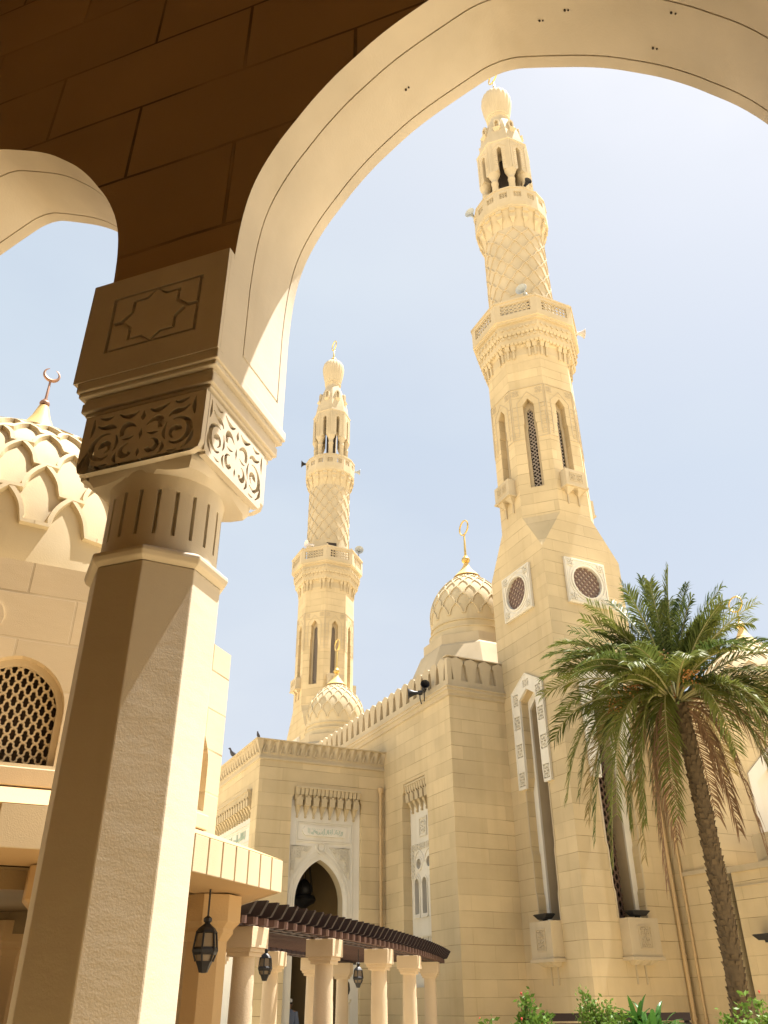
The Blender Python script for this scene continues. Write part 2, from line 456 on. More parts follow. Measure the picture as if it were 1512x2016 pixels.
def arch(cx, hw, z0, zs, za, seg=10):
    """two-centred arch opening, counter-clockwise from the lower left"""
    h = za-zs; ro = (h*h+hw*hw)/(2*hw); ac = math.asin(min(1, h/ro))
    if h > hw: ac = math.asin(h/ro) if h <= ro else pi/2
    right = [(cx+hw-ro+ro*cos(ac*i/seg), zs+ro*sin(ac*i/seg)) for i in range(seg+1)]
    left = [(2*cx-u, v) for u, v in right[:-1]][::-1]
    return [(cx-hw, z0), (cx+hw, z0)] + right + left
def arc_only(cx, hw, zs, za, seg=10):
    return arch(cx, hw, zs-1, zs, za, seg)[2:]
def circ(cx, cz, r, seg=24):
    return [(cx+r*cos(2*pi*i/seg), cz+r*sin(2*pi*i/seg)) for i in range(seg)]
def rect(u0, u1, v0, v1):
    return [(u0, v0), (u1, v0), (u1, v1), (u0, v1)]

def spiral(cx, cy, r0, r1, a0, turns, n=14):
    return [(cx+(r0+(r1-r0)*i/n)*cos(a0+turns*2*pi*i/n), cy+(r0+(r1-r0)*i/n)*sin(a0+turns*2*pi*i/n)) for i in range(n+1)]
def taper(n, a, b, p=1.0):
    return [a+(b-a)*(i/(n-1))**p for i in range(n)]
def bez(p0, p1, p2, p3, n=10):
    r = []
    for i in range(n+1):
        t = i/n; s = 1-t
        r.append((s**3*p0[0]+3*s*s*t*p1[0]+3*s*t*t*p2[0]+t**3*p3[0], s**3*p0[1]+3*s*s*t*p1[1]+3*s*t*t*p2[1]+t**3*p3[1]))
    return r

def scroll_tile(mb, F, cx, cz, w, h, d0, d1, rnd=None, n=9):
    """a small square of carved arabesque: four scrolls, a rosette and leaves"""
    hw, hh = w/2, h/2
    k = 0
    for sx in (-1, 1):
        for sz in (-1, 1):
            sp = spiral(0.52, 0.52, 0.40, 0.08, pi*1.25, 1.15, n)
            pts = [(cx+sx*hw*x, cz+sz*hh*y) for x, y in sp]
            mb.ribbon(F, pts, taper(len(pts), 0.06*min(w, h), 0.035*min(w, h)), d0+k*4e-4, d1); k += 1
            lf = bez((0.1, 0.95), (0.3, 0.8), (0.3, 0.6), (0.12, 0.5), 5)
            pts = [(cx+sx*hw*x, cz+sz*hh*y) for x, y in lf]
            mb.ribbon(F, pts, [0.01*w, 0.05*w, 0.07*w, 0.05*w, 0.03*w, 0.01*w], d0+k*4e-4, d1); k += 1
    mb.ribbon(F, [(cx, cz-0.25*h), (cx, cz-0.1*h), (cx, cz+0.1*h), (cx, cz+0.25*h)], [0.01*w, 0.07*w, 0.07*w, 0.01*w], d0+k*4e-4, d1)

def diag_lattice(mb, F, u0, u1, v0, v1, pitch, w, d0, d1, wavy=0.0, ratio=1.0):
    """two families of crossing bars clipped to a rectangle (second family 1 mm behind)"""
    W, H = u1-u0, v1-v0
    for fam in (1, -1):
        dd = 0.0 if fam == 1 else -0.0015
        nmin = int(-H*ratio/pitch)-2; nmax = int((W+H*ratio)/pitch)+2
        for i in range(nmin, nmax):
            c = i*pitch
            pts = []
            ns = max(2, int(H/pitch*8)) if wavy else 60
            for k in range(ns+1):
                v = H*k/ns
                u = c+fam*v*ratio if fam == 1 else c-v*ratio
                if wavy: u += wavy*sin(2*pi*v*2*ratio/pitch)*fam
                if 0 <= u <= W: pts.append((u0+u, v0+v))
            if len(pts) >= 2:
                if not wavy: pts = [pts[0], pts[-1]]
                mb.ribbon(F, pts, w, d0+dd, d1+dd)

# ------------------------------------------------------------------ ground
g = MB()
g.quad((-400, -400, 0), (400, -400, 0), (400, 400, 0), (-400, 400, 0))
tag(g.build('ground', M_GROUND), kind='structure')
g = MB()
g.octa([(0.1, 0.008), (7.0, 0.004)], (-0.30, 11.0, 0), cap=False)
tag(g.build('added_dark_ground', M_SOIL), kind='structure')  # unseen dark ground, added to cut light bouncing up at the pavilion
g = MB()
g.quad((6.6, 12.0, 0.004), (9.6, 8.8, 0.004), (11.2, 9.6, 0.004), (10.0, 11.4, 0.004), (7.8, 13.0, 0.004))
tag(g.build('garden_bed', M_SOIL), kind='structure')

# ------------------------------------------------------------------ near arcade
NN = V((1, 1, 0)).normalized(); WW = V((1, -1, 0)).normalized()   # outward, along the wall (towards the right)
ARC_T = [(0, 7.13), (0.1, 7.115), (0.22, 7.06), (0.365, 6.985), (0.52, 6.90), (0.67, 6.80), (0.80, 6.69), (0.95, 6.55), (1.087, 6.39), (1.18, 6.26), (1.30, 6.08), (1.40, 5.88), (1.46, 5.70), (1.495, 5.50), (1.512, 5.30), (1.52, 5.10)]
def arcade_arch(cx, hw, n=40):
    """right half from the spring up, table smoothed by a Catmull-Rom"""
    T = ARC_T
    out = []
    for i in range(len(T)-1):
        p0 = T[max(i-1, 0)]; p1 = T[i]; p2 = T[i+1]; p3 = T[min(i+2, len(T)-1)]
        for k in range(3):
            t = k/3
            q = [0.5*((2*p1[j])+(-p0[j]+p2[j])*t+(2*p0[j]-5*p1[j]+4*p2[j]-p3[j])*t*t+(-p0[j]+3*p1[j]-3*p2[j]+p3[j])*t**3) for j in (0, 1)]
            out.append(q)
    out.append(list(T[-1]))
    k = hw/1.52
    right = [(x*k, z) for x, z in out][::-1]          # spring -> apex
    left = [(-x, z) for x, z in right[:-1]][::-1]
    return [(cx+x, z) for x, z in right+left]          # from right spring over to left spring

arcade = thing('stone_arcade', (-1.6+0, 2.0, 0), 'shaded stone arcade in front, its tall pointed arch framing the minarets', 'arcade')
FW_IN = Fr((0, 0, 0), -NN)    # inner side; u = z x n
# inner frame: n = -NN -> u = z x (-NN)
u_in = V((0, 0, 1)).cross(-NN)
sgn = 1 if u_in.dot(WW) > 0 else -1
N_IN, N_OUT = 2.79, 3.49
arches = [(-8.0, 1.45), (-4.10, 1.45), (-0.33, 1.52), (3.52, 1.52), (7.37, 1.52)]
ZB = 4.46
def wl(u, z): return (sgn*u, z)
bottom = []
x = -10.2
outer_loop = [(-10.2, ZB)]
for cx, hw in arches:
    pts = arcade_arch(cx, hw)[::-1]                    # left spring -> right spring
    outer_loop += [(cx-hw, ZB)] + pts + [(cx+hw, ZB)]
outer_loop += [(9.6, ZB), (9.6, 9.8), (-10.2, 9.8)]
wallm = MB()
FI = Fr(NN*N_IN, -NN)
lp = [wl(u, z) for u, z in outer_loop]
# front (inner) and back (outer) skins only; the soffits are a separate smooth part
wallm.prism(FI, [lp], 0, -(N_OUT-N_IN), outer=False)
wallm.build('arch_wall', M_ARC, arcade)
sof = MB()
def groove_rows():
    rows = [(N_IN, 0)]
    for gn in (2.985, 3.405):
        rows += [(gn-0.005, 0), (gn-0.003, 0.012), (gn+0.003, 0.012), (gn+0.005, 0)]
    rows += [(N_OUT, 0)]
    return rows
for cx, hw in arches:
    pts = arcade_arch(cx, hw)[::-1]
    # the jambs go down to the block; the grooves stop at z = 4.62
    zl = [ZB, 4.600, 4.603, 4.613, 4.616, 4.86]
    line = [(cx-hw, z) for z in zl] + pts + [(cx+hw, z) for z in zl[::-1]]
    rows = groove_rows(); vs = []; fs = []
    n = len(line)
    for i, (u, z) in enumerate(line):
        a = line[max(i-1, 0)]; b = line[min(i+1, n-1)]
        tx, tz = b[0]-a[0], b[1]-a[1]; l = sqrt(tx*tx+tz*tz) or 1
        ox, oz = -tz/l, tx/l                             # away from the opening
        for ci, (nn_, dep) in enumerate(rows):
            e_ = min(i, n-1-i)
            dd = 0 if e_ <= 1 else (0.012 if 2 <= ci <= 7 else 0) if e_ <= 3 else dep
            vs.append(WW*(u+ox*dd)+NN*nn_+V((0, 0, z+oz*dd)))
    R_ = len(rows)
    for i in range(n-1):
        for k in range(R_-1):
            fs.append((i*R_+k, i*R_+k+1, (i+1)*R_+k+1, (i+1)*R_+k))
    sof.add(vs, fs)
    # short level groove joining the two at the foot of each jamb
    for sx in (-1, 1):
        Fj = Fr(WW*(cx+sx*hw), WW*(-sx))
sof.build('arch_soffit', M_ARCP, arcade, smooth=40)
ah = MB()
for cd, nn_ in ((0.30, 3.16), (0.46, 3.10), (0.92, 3.30), (1.02, 3.05), (-0.62, 3.2)):
    T_ = sorted(ARC_T); q = abs(cd)
    for (d0, z0), (d1, z1) in zip(T_, T_[1:]):
        if d0 <= q <= d1:
            zz = z0+(z1-z0)*(q-d0)/(d1-d0); sl = (z1-z0)/(d1-d0)*(1 if cd > 0 else -1)
    nrm = (V((0, 0, -1))+WW*sl).normalized()
    P_ = WW*(-0.33+cd)+NN*nn_+V((0, 0, zz))
    ah.lathe([(0.007, -0.01), (0.008, 0.004), (0.004, 0.006)], 8, P_, axis=nrm)
    ah.lathe([(0.005, -0.01), (0.006, 0.004), (0.003, 0.006)], 8, P_+WW*0.02+V((0, 0, sl*0.02)), axis=nrm)
ah.build('anchor_hole', M_DARK, arcade)
cl = MB()
def wnbox(mb, w0, w1, n0, n1, z0, z1):
    vs = [WW*w+NN*n+V((0, 0, z)) for z in (z0, z1) for w, n in ((w0, n0), (w1, n0), (w1, n1), (w0, n1))]
    mb.add(vs, [(0, 1, 2, 3), (4, 5, 6, 7), (0, 1, 5, 4), (1, 2, 6, 5), (2, 3, 7, 6), (3, 0, 4, 7)])
wnbox(cl, -10.2, 9.6, -5.0, 3.8, 9.8, 10.1)
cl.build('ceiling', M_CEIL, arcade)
bk = MB()
wnbox(bk, -10.2, 9.6, -5.3, -5.0, 0, 10.1)
wnbox(bk, -10.5, -10.2, -5.3, 3.49, 0, 10.1)
wnbox(bk, 9.6, 9.9, -5.3, 3.49, 0, 10.1)
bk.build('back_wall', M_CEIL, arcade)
fl = MB()
wnbox(fl, -10.2, 9.6, -5.0, 3.9, 0.002, 0.03)
fl.build('floor_slab', M_FLOOR, arcade)

def star_points(cx, cz, rx, rz, inner=0.77):
    pts = []
    for i in range(16):
        a = pi/2+i*pi/8
        k = 1.0 if i % 2 == 0 else inner
        pts.append((cx+rx*k*cos(a), cz+rz*k*sin(a)))
    return pts

def make_arcade_column(wc, wl_, wr_, detail=True):
    """octagonal shaft, fluted neck, carved box, mouldings and springing block"""
    nc = 3.115
    c = WW*wc+NN*nc
    col = MB()
    a = 0.292
    col.octa([(a+0.05, 0.03), (a+0.05, 0.25), (a, 0.32), (a, 3.36)], (c.x, c.y, 0))
    shaft = col.build('column', M_COL, arcade, bevel=0.006 if detail else 0)
    def lk(mb, nm, mt, **k):
        return mb.build(nm, mt, shaft, **k)
    cm = MB()
    cm.octa([(a, 3.362), (a+0.024, 3.378), (a+0.032, 3.40), (a+0.032, 3.418), (a-0.002, 3.44), (a-0.06, 3.44)], (c.x, c.y, 0))
    lk(cm, 'collar', M_COL, bevel=0.006 if detail else 0)
    # fluted neck with 20 cut slots
    nk = MB()
    segs = []
    NS = 20
    for i in range(NS):
        b = 2*pi*i/NS
        w = 0.030
        segs += [(b-w-0.004, 0), (b-w, 1), (b+w, 1), (b+w+0.004, 0), (b+pi/NS*0.6, 0), (b+pi/NS*1.4, 0)]
    segs.sort()
    zs = [3.42, 3.515, 3.517, 3.76, 3.762, 3.87]
    vs = []
    for zi, z in enumerate(zs):
        for an, sl in segs:
            r = 0.282+0.012*max(0, (z-3.8)/0.07)
            if sl and zi in (2, 3): r -= 0.026
            vs.append((c.x+r*cos(an), c.y+r*sin(an), z))
    m = len(segs); fs = []
    for zi in range(len(zs)-1):
        for i in range(m):
            j = (i+1) % m
            fs.append((zi*m+i, zi*m+j, (zi+1)*m+j, (zi+1)*m+i))
    nk.add(vs, fs)
    lk(nk, 'fluted_neck', M_COL, smooth=30)
    # carved box: w from bl to br, n from 2.775 to 3.42
    bl, br, n0, n1, z0, z1 = wl_+0.150, wr_-0.085, 2.80, 3.385, 3.86, 4.235
    bw, bn = (bl+br)/2, (n0+n1)/2
    cp = MB()
    # underside: square to circle with drooping arcs
    ring_sq = []; ring_ci = []; ring_mid = []
    K = 40
    for i in range(K):
        an = 2*pi*i/K
        dx, dy = cos(an), sin(an)
        k = 1/max(abs(dx)/((br-bl)/2), abs(dy)/((n1-n0)/2))
        # rounded square
        px, py = dx*k, dy*k
        corner = (abs(dx*dy)*2)**1.5
        ring_sq.append(WW*(bw+px)+NN*(bn+py)+V((0, 0, z0+0.045-0.05*corner)))
        ring_mid.append(WW*(bw+px*0.93)+NN*(bn+py*0.93)+V((0, 0, z0+0.02-0.06*corner)))
        ring_ci.append(c+(WW*dx+NN*dy)*0.286+V((0, 0, z0-0.02)))
    ring_top = [V((p.x, p.y, z1)) for p in ring_sq]
    vs = ring_top+ring_sq+ring_mid+ring_ci; fs = []
    for j in range(3):
        for i in range(K):
            i2 = (i+1) % K
            fs.append((j*K+i, j*K+i2, (j+1)*K+i2, (j+1)*K+i))
    fs.append(tuple(range(K)))
    cp.add(vs, fs)
    capo = lk(cp, 'capital', M_ARCP, smooth=35)
    # carved scrollwork on the four sides
    if detail:
        sc = MB()
        for nrm, o, hw_ in ((-NN, WW*bw+NN*n0, (br-bl)/2), (WW, WW*br+NN*bn, (n1-n0)/2), (NN, WW*bw+NN*n1, (br-bl)/2), (-WW, WW*bl+NN*bn, (n1-n0)/2)):
            Fc = Fr(o, nrm)
            zb, ht = z0+0.030, z1-z0-0.036
            def comma(pts, ws):
                L_, R_ = [], []
                for i, (x_, y_) in enumerate(pts):
                    a_ = pts[max(i-1, 0)]; b_ = pts[min(i+1, len(pts)-1)]
                    tx, ty = (b_[0]-a_[0]), (b_[1]-a_[1])*ht/hw_; l_ = sqrt(tx*tx+ty*ty) or 1
                    w_ = ws[i]*1.3
                    L_.append((x_-ty/l_*w_, y_+tx/l_*w_*hw_/ht)); R_.append((x_+ty/l_*w_, y_-tx/l_*w_*hw_/ht))
                return L_+R_[::-1]
            def tw(n, a_, m_, e_):
                return [a_+(m_-a_)*min(1, 2.2*i/(n-1)) if i/(n-1) < 0.45 else m_+(e_-m_)*(i/(n-1)-0.45)/0.55 for i in range(n)]
            half = []
            s1 = spiral(0.66, 0.36, 0.25, 0.19, 0.62*pi, -0.66, 16)
            half.append(comma(s1, tw(17, 0.008, 0.046, 0.012)))
            half.append(comma(spiral(0.64, 0.36, 0.11, 0.05, 1.45*pi, -0.75, 10), tw(11, 0.006, 0.036, 0.05)))
            half.append(comma(bez((0.46, 0.56), (0.40, 0.42), (0.42, 0.32), (0.47, 0.26), 6), tw(7, 0.006, 0.026, 0.006)))
            half.append(comma(bez((0.12, 0.46), (0.20, 0.42), (0.27, 0.42), (0.33, 0.44), 6), tw(7, 0.006, 0.022, 0.006)))
            half.append(comma(bez((0.09, 0.60), (0.24, 0.76), (0.40, 0.70), (0.34, 0.50), 10), tw(11, 0.008, 0.05, 0.03)))
            half.append(comma(spiral(0.22, 0.21, 0.13, 0.07, pi*0.55, -0.72, 10), tw(11, 0.006, 0.04, 0.03)))
            half.append(comma(bez((0.10, 0.90), (0.22, 0.80), (0.34, 0.84), (0.46, 0.93), 8), tw(9, 0.010, 0.042, 0.012)))
            half.append(comma(bez((0.48, 0.66), (0.56, 0.80), (0.70, 0.66), (0.84, 0.80), 9), tw(10, 0.012, 0.046, 0.012)))
            half.append(comma(bez((0.56, 0.93), (0.64, 0.86), (0.74, 0.90), (0.82, 0.94), 6), tw(7, 0.008, 0.03, 0.008)))
            half.append(comma(bez((0.93, 0.94), (0.90, 0.80), (0.93, 0.66), (0.945, 0.60), 6), tw(7, 0.006, 0.03, 0.006)))
            half.append(comma(bez((0.94, 0.36), (0.95, 0.20), (0.90, 0.10), (0.78, 0.045), 7), tw(8, 0.006, 0.036, 0.006)))
            half.append(comma(bez((0.36, 0.03), (0.44, 0.08), (0.46, 0.16), (0.40, 0.24), 6), tw(7, 0.006, 0.032, 0.006)))
            half.append(comma(bez((0.52, 0.045), (0.58, 0.03), (0.64, 0.03), (0.70, 0.05), 5), tw(6, 0.006, 0.02, 0.006)))
            holes = []
            for lp_ in half:
                for sx in (1, -1):
                    holes.append([(sx*x_*hw_, zb+y_*ht) for x_, y_ in lp_])
            for y0, y1 in ((0.05, 0.22), (0.36, 0.58)):
                holes.append([(q*hw_, zb+y_*ht) for q, y_ in ((0, y0), (0.032, (y0+y1)/2), (0, y1), (-0.032, (y0+y1)/2))])
            holes.append([(q*hw_, zb+y_*ht) for q, y_ in ((0, 0.70), (0.05, 0.78), (0.0, 0.90), (-0.05, 0.78))])
            e_ = 0.036
            ex = e_-0.0015 if abs(nrm.dot(NN)) > 0.5 else -0.0005
            lo, c_ = zb-0.014, (0.05 if abs(nrm.dot(NN)) > 0.5 else 0.016)
            sc.prism(Fc, [[(-hw_-ex, lo+c_), (-hw_-ex+0.012, lo+0.014), (-hw_-ex+c_, lo), (hw_+ex-c_, lo), (hw_+ex-0.012, lo+0.014), (hw_+ex, lo+c_), (hw_+ex, z1-0.003), (-hw_-ex, z1-0.003)]]+holes, e_, 0.001, back=False)
        so = sc.build('carved_scrollwork', M_ARCP, shaft, bevel=0.0)
    # stepped mouldings
    mo = MB()
    def ring(off, za, zb_):
        wnbox(mo, wl_+0.03-off+0.06, wr_-0.01+off-0.05, 2.80-off, 3.475+off*0.9, za, zb_)
    steps = [(-0.005, 4.225, 4.262), (0.012, 4.262, 4.285), (0.030, 4.285, 4.345), (0.022, 4.345, 4.375), (0.050, 4.375, 4.405), (0.062, 4.405, 4.468)]
    for off, za, zb_ in steps:
        ring(off, za, zb_)
    lk(mo, 'stepped_moulding', M_ARCP, bevel=0.007 if detail else 0)
    # springing block with an eight pointed star cut in its face
    bk_ = MB()
    FB = Fr(NN*2.79, -NN)
    cw, cz = wl_+0.445, 4.835
    rl = rect(*sorted((sgn*(cw-0.285), sgn*(cw+0.285))), cz-0.20, cz+0.20)
    full = rect(*sorted((sgn*(wl_), sgn*(wr_))), 4.468, 5.185)
    if detail:
        bk_.prism(FB, [full], 0.032, 0.0)
        bk_.prism(FB, [full, rl], 0.056, 0.0325)
        sp = star_points(sgn*cw, cz, 0.185, 0.185)
        bk_.prism(FB, [sp], 0.0555, 0.0325)
        so_ = star_points(sgn*cw, cz, 0.213, 0.207)
        for sx in (1, -1):
            for sz in (1, -1):
                g_ = 0.013
                q = []
                for (u, z) in so_:
                    du, dz = (u-sgn*cw)*sx, (z-cz)*sz
                    if du > -1e-6 and dz > -1e-6: q.append((du, dz))
                q.sort(key=lambda t: atan2(t[1], t[0]))
                q = [(t[0], max(t[1], g_)) if t[1] < g_ else t for t in q]
                q = [(max(t[0], 0.012), t[1]) for t in q]
                poly = q + [(0.012, 0.185), (0.262, 0.185), (0.262, g_)]
                poly = [(t[0], min(t[1], 0.185)) for t in poly]
                # remove duplicates
                pp = []
                for t in poly:
                    if not pp or abs(t[0]-pp[-1][0])+abs(t[1]-pp[-1][1]) > 1e-4: pp.append(t)
                bk_.prism(FB, [[(sgn*cw+sx*t[0], cz+sz*t[1]) for t in pp]], 0.055, 0.0325)
    else:
        bk_.prism(FB, [full], 0.056, 0)
    # left cheek and outer plate
    wnbox(bk_, wl_, wl_+0.075, 2.792, 3.488, 4.469, 5.184)
    lk(bk_, 'springing_block', M_ARCP, bevel=0.004 if detail else 0)
make_arcade_column(-2.289, -2.725, -1.848)
for cx0, hw0, cx1, hw1 in ((-8.0, 1.45, -4.10, 1.45), (-0.33, 1.52, 3.52, 1.52), (3.52, 1.52, 7.37, 1.52)):
    l, r_ = cx0+hw0, cx1-hw1
    make_arcade_column((l+r_)/2-0.03, l-0.07, r_, detail=False)

# ------------------------------------------------------------------ domes
def dome(parent, c, prof, N, rows, rib_w, rib_h, step, name='dome', t_max=0.9, mat=M_DOME, moulds=(), finial=None, flat=0.0):
    """prof: list of (r, z) relative; rows: cell rows of the interlaced net"""
    # arc-length param
    P = [(r, z) for r, z in prof]
    fine = []
    for i in range(len(P)-1):
        p0 = P[max(i-1, 0)]; p1 = P[i]; p2 = P[i+1]; p3 = P[min(i+2, len(P)-1)]
        for k in range(6):
            t = k/6
            fine.append(tuple(0.5*((2*p1[j])+(-p0[j]+p2[j])*t+(2*p0[j]-5*p1[j]+4*p2[j]-p3[j])*t*t+(-p0[j]+3*p1[j]-3*p2[j]+p3[j])*t**3) for j in (0, 1)))
    fine.append(P[-1])
    L = [0]
    for i in range(1, len(fine)):
        L.append(L[-1]+sqrt((fine[i][0]-fine[i-1][0])**2+(fine[i][1]-fine[i-1][1])**2))
    tot = L[-1]
    def at(t):
        s = max(0, min(1, t))*tot
        for i in range(1, len(L)):
            if L[i] >= s:
                f = (s-L[i-1])/max(1e-9, L[i]-L[i-1])
                a, b = fine[i-1], fine[i]
                return a[0]+(b[0]-a[0])*f, a[1]+(b[1]-a[1])*f, (b[0]-a[0], b[1]-a[1])
        return fine[-1][0], fine[-1][1], (0, 1)
    mb = MB()
    mb.lathe(fine, 72, c, cap=True)
    d = mb.build(name, mat, parent, smooth=40)
    # rows shrink with the radius so that cells keep their shape
    levels = [flat]
    t = flat
    hts = []
    for j in range(rows):
        r, z, tg = at(min(1, t+0.02)); hts.append(max(r, 0.12*P[0][0])); t += 0.88*hts[-1]/sum(hts)*(t_max-flat)/rows if False else (t_max-flat)/rows
    # iterative: height proportional to radius
    lv = [flat]
    for it in range(6):
        ws = []
        tt = flat
        for j in range(rows):
            mid = lv[j]+0.5*(lv[j+1]-lv[j]) if len(lv) > rows else flat+(j+0.5)*(t_max-flat)/rows
            r, z, _ = at(mid); ws.append(max(r, 0.2*P[0][0])**0.8)
        sc = (t_max-flat)/sum(ws); lv = [flat]
        for w in ws: lv.append(lv[-1]+w*sc)
    rb = MB()
    def g(f):
        return step+(1-step)*(0.12*f+0.88*f**2.3)
    for s in (1, -1):
        for i in range(N):
            pts = []; nr = []
            for j in range(rows):
                for k in range(8):
                    f = k/7
                    seq = [(0.0, 0.0)] if (k == 0) else []
                    gg = [0.0, g(0.0)] if k == 0 else [g(f)]
                    for q in gg:
                        th = 2*pi/N*(i+s*(j+q)*0.5)+0.1
                        tt = lv[j]+(lv[j+1]-lv[j])*f
                        r, z, tg = at(tt)
                        pts.append(V((c[0]+r*cos(th), c[1]+r*sin(th), c[2]+z)))
                        l = sqrt(tg[0]**2+tg[1]**2) or 1
                        nr.append(V((cos(th)*tg[1]/l, sin(th)*tg[1]/l, -tg[0]/l)))
            # drop coincident
            p2, n2 = [pts[0]], [nr[0]]
            for p, q in zip(pts[1:], nr[1:]):
                if (p-p2[-1]).length > rib_w*0.25: p2.append(p); n2.append(q)
            rb.sweep(p2, n2, rib_w, rib_h*(1.0 if s == 1 else 0.94))
    rb.build('rib_net', mat, d)
    if moulds:
        mm = MB()
        for r, z0, z1 in moulds:
            mm.lathe([(r-0.05, z0), (r, z0+0.01), (r, z1-0.01), (r-0.05, z1)], 64, c)
        mm.build('base_moulding', mat, d, smooth=40)
    return d

def finial(parent, c, s=1.0, ball=0.2, rod=1.0, ring_r=0.33, tubr=0.035, face=0.0, cone=None, mat=None, crescent=False):
    """cone of gilt plaster, ball, tapering rod and a ring-like crescent. c is the foot of the cone"""
    mat = mat or M_GOLD
    x, y, z = c
    f = MB()
    cr, ch = cone or (0.3, 0.6)
    if cone:
        k = MB()
        k.lathe([(cr, 0), (cr*0.8, ch*0.18), (cr*0.52, ch*0.45), (cr*0.3, ch*0.72), (cr*0.16, ch)], 24, c)
        k.build('finial_cone', M_CONE, parent, smooth=50)
        z += ch*0.98
    f.lathe([(ball*0.3, 0), (ball*0.5, 0.03*s), (ball*0.45, 0.06*s), (ball*0.85, ball*0.5), (ball, ball*0.95), (ball*0.85, ball*1.4), (ball*0.4, ball*1.8), (ball*0.5, ball*1.9), (ball*0.28, ball*2.1), (ball*0.2, ball*2.1+rod), (ball*0.12, ball*2.1+rod+0.02)], 16, (x, y, z))
    zc = z+ball*2.1+rod+ring_r
    pts = []
    if crescent:
        n = 24
        for i in range(n+1):
            a = -pi*0.5-pi*0.86+2*pi*0.86*i/n
            pts.append(V((x+cos(face)*ring_r*cos(a), y+sin(face)*ring_r*cos(a), zc+ring_r*sin(a))))
        f.tube(pts, tubr, 6, taper=lambda t: 0.25+1.5*sin(pi*t))
    else:
        n = 28
        for i in range(n):
            a = 2*pi*i/n
            pts.append(V((x+cos(face)*ring_r*cos(a), y+sin(face)*ring_r*cos(a), zc+ring_r*sin(a))))
        f.tube(pts, tubr, 6, closed=True)
    f.build('finial', mat, parent, smooth=40)
M_CONE = plaster('gilt_plaster_cone', (0.70, 0.50, 0.19), grain=0.1, rough=0.6)

# ------------------------------------------------------------------ octagonal pavilion at the left
OX, OY = -0.30, 11.0
pav = thing('domed_pavilion', (OX, OY, 0), 'octagonal stucco pavilion under a net-ribbed dome, left behind the column', 'pavilion')
AP = 2.85
body = MB(); frames = MB(); latt = MB(); backs = MB(); oc = MB()
Z0W, ZPAR = 2.9, 5.40
hwf = AP*tan(pi/8)
for k in range(8):
    a = k*pi/4
    nrm = V((cos(a), sin(a), 0))
    F = Fr(V((OX, OY, 0))+nrm*AP, nrm)
    holes = [arch(s*0.43, 0.455, 3.46, 3.95, 4.44, 10) for s in (-1, 1)] + [circ(0, 4.78, 0.15, 20)]
    body.prism(F, [rect(-hwf, hwf, Z0W, ZPAR)]+holes, 0, -0.16, back=False, outer=False)
body.octa([(AP, ZPAR), (AP-0.22, ZPAR+0.001), (AP-0.22, ZPAR-0.3), (1.5, ZPAR-0.3)], (OX, OY, 0), cap=False)
body.build('wall', M_PAV, pav)
for k in range(8):
    a = k*pi/4
    nrm = V((cos(a), sin(a), 0))
    F = Fr(V((OX, OY, 0))+nrm*AP, nrm)
    if k not in (4, 5, 6, 7): continue
    for s in (-1, 1):
        w = MB()
        w.prism(F, [arch(s*0.43, 0.53, 3.40, 3.95, 4.52, 10), arch(s*0.43, 0.40, 3.46, 3.95, 4.385, 10)], -0.10, -0.16)
        wo_ = w.build('arched_window', M_PAVP, pav)
        w = MB()
        diag_lattice(w, F, s*0.43-0.46, s*0.43+0.46, 3.44, 4.5, 0.105, 0.0082, -0.165, -0.20, wavy=0.011, ratio=0.85)
        w.build('lattice', M_PAVP, wo_)
        w = MB()
        w.fbox(F, s*0.43-0.47, s*0.43+0.47, 3.4, 4.55, -0.42, -0.43)
        w.build('pane', M_PANE, wo_)
        sl = MB()
        sl.fbox(F, s*0.43-0.52, s*0.43+0.50, 3.26, 3.42, 0.0, 0.05)
        sl.build('sill', M_PAVP, wo_, bevel=0.01)
    w = MB()
    w.prism(F, [circ(0, 4.78, 0.19, 20), circ(0, 4.78, 0.13, 20)], 0.02, -0.1)
    w.fbox(F, -0.2, 0.2, 4.6, 4.98, -0.17, -0.18)
    w.build('oculus', M_PAVP, pav)
# eave slab with fascia blocks
AE = 3.575
ev = MB()
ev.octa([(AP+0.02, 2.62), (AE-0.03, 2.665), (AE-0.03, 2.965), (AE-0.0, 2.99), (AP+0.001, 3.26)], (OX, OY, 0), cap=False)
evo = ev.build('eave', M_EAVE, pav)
fb = MB()
hwe = AE*tan(pi/8)
for k in range(8):
    a = k*pi/4
    nrm = V((cos(a), sin(a), 0))
    F = Fr(V((OX, OY, 0))+nrm*AE, nrm)
    nb = 11 if k in (7,) else 3
    for i in range(nb):
        u0 = -hwe+2*hwe*i/nb; u1 = -hwe+2*hwe*(i+1)/nb
        fb.fbox(F, u0+(0.012 if i else 0.0), u1-(0.012 if i < nb-1 else 0.0), 2.66, 2.985, -0.028, 0.0)
fb.build('fascia_block_course', M_PAVP, evo, bevel=0.006)
for k in range(8):
    a = pi/8+k*pi/4
    r = AP/cos(pi/8)
    cx, cy = OX+r*cos(a), OY+r*sin(a)
    p = MB()
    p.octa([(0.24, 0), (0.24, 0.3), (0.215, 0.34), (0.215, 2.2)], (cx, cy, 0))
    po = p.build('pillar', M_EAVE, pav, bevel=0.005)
    p = MB()
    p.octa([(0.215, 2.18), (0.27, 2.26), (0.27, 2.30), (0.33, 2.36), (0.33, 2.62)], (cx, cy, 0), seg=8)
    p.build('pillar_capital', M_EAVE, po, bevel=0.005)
inn = MB()
inn.octa([(0.05, 2.72), (AP-0.25, 2.72), (AP-0.25, 2.45), (AP-0.1, 2.45), (AP-0.1, 2.60), (AP+0.019, 2.61)], (OX, OY, 0), cap=False)
inn.build('inner_ceiling', M_PINT, pav)
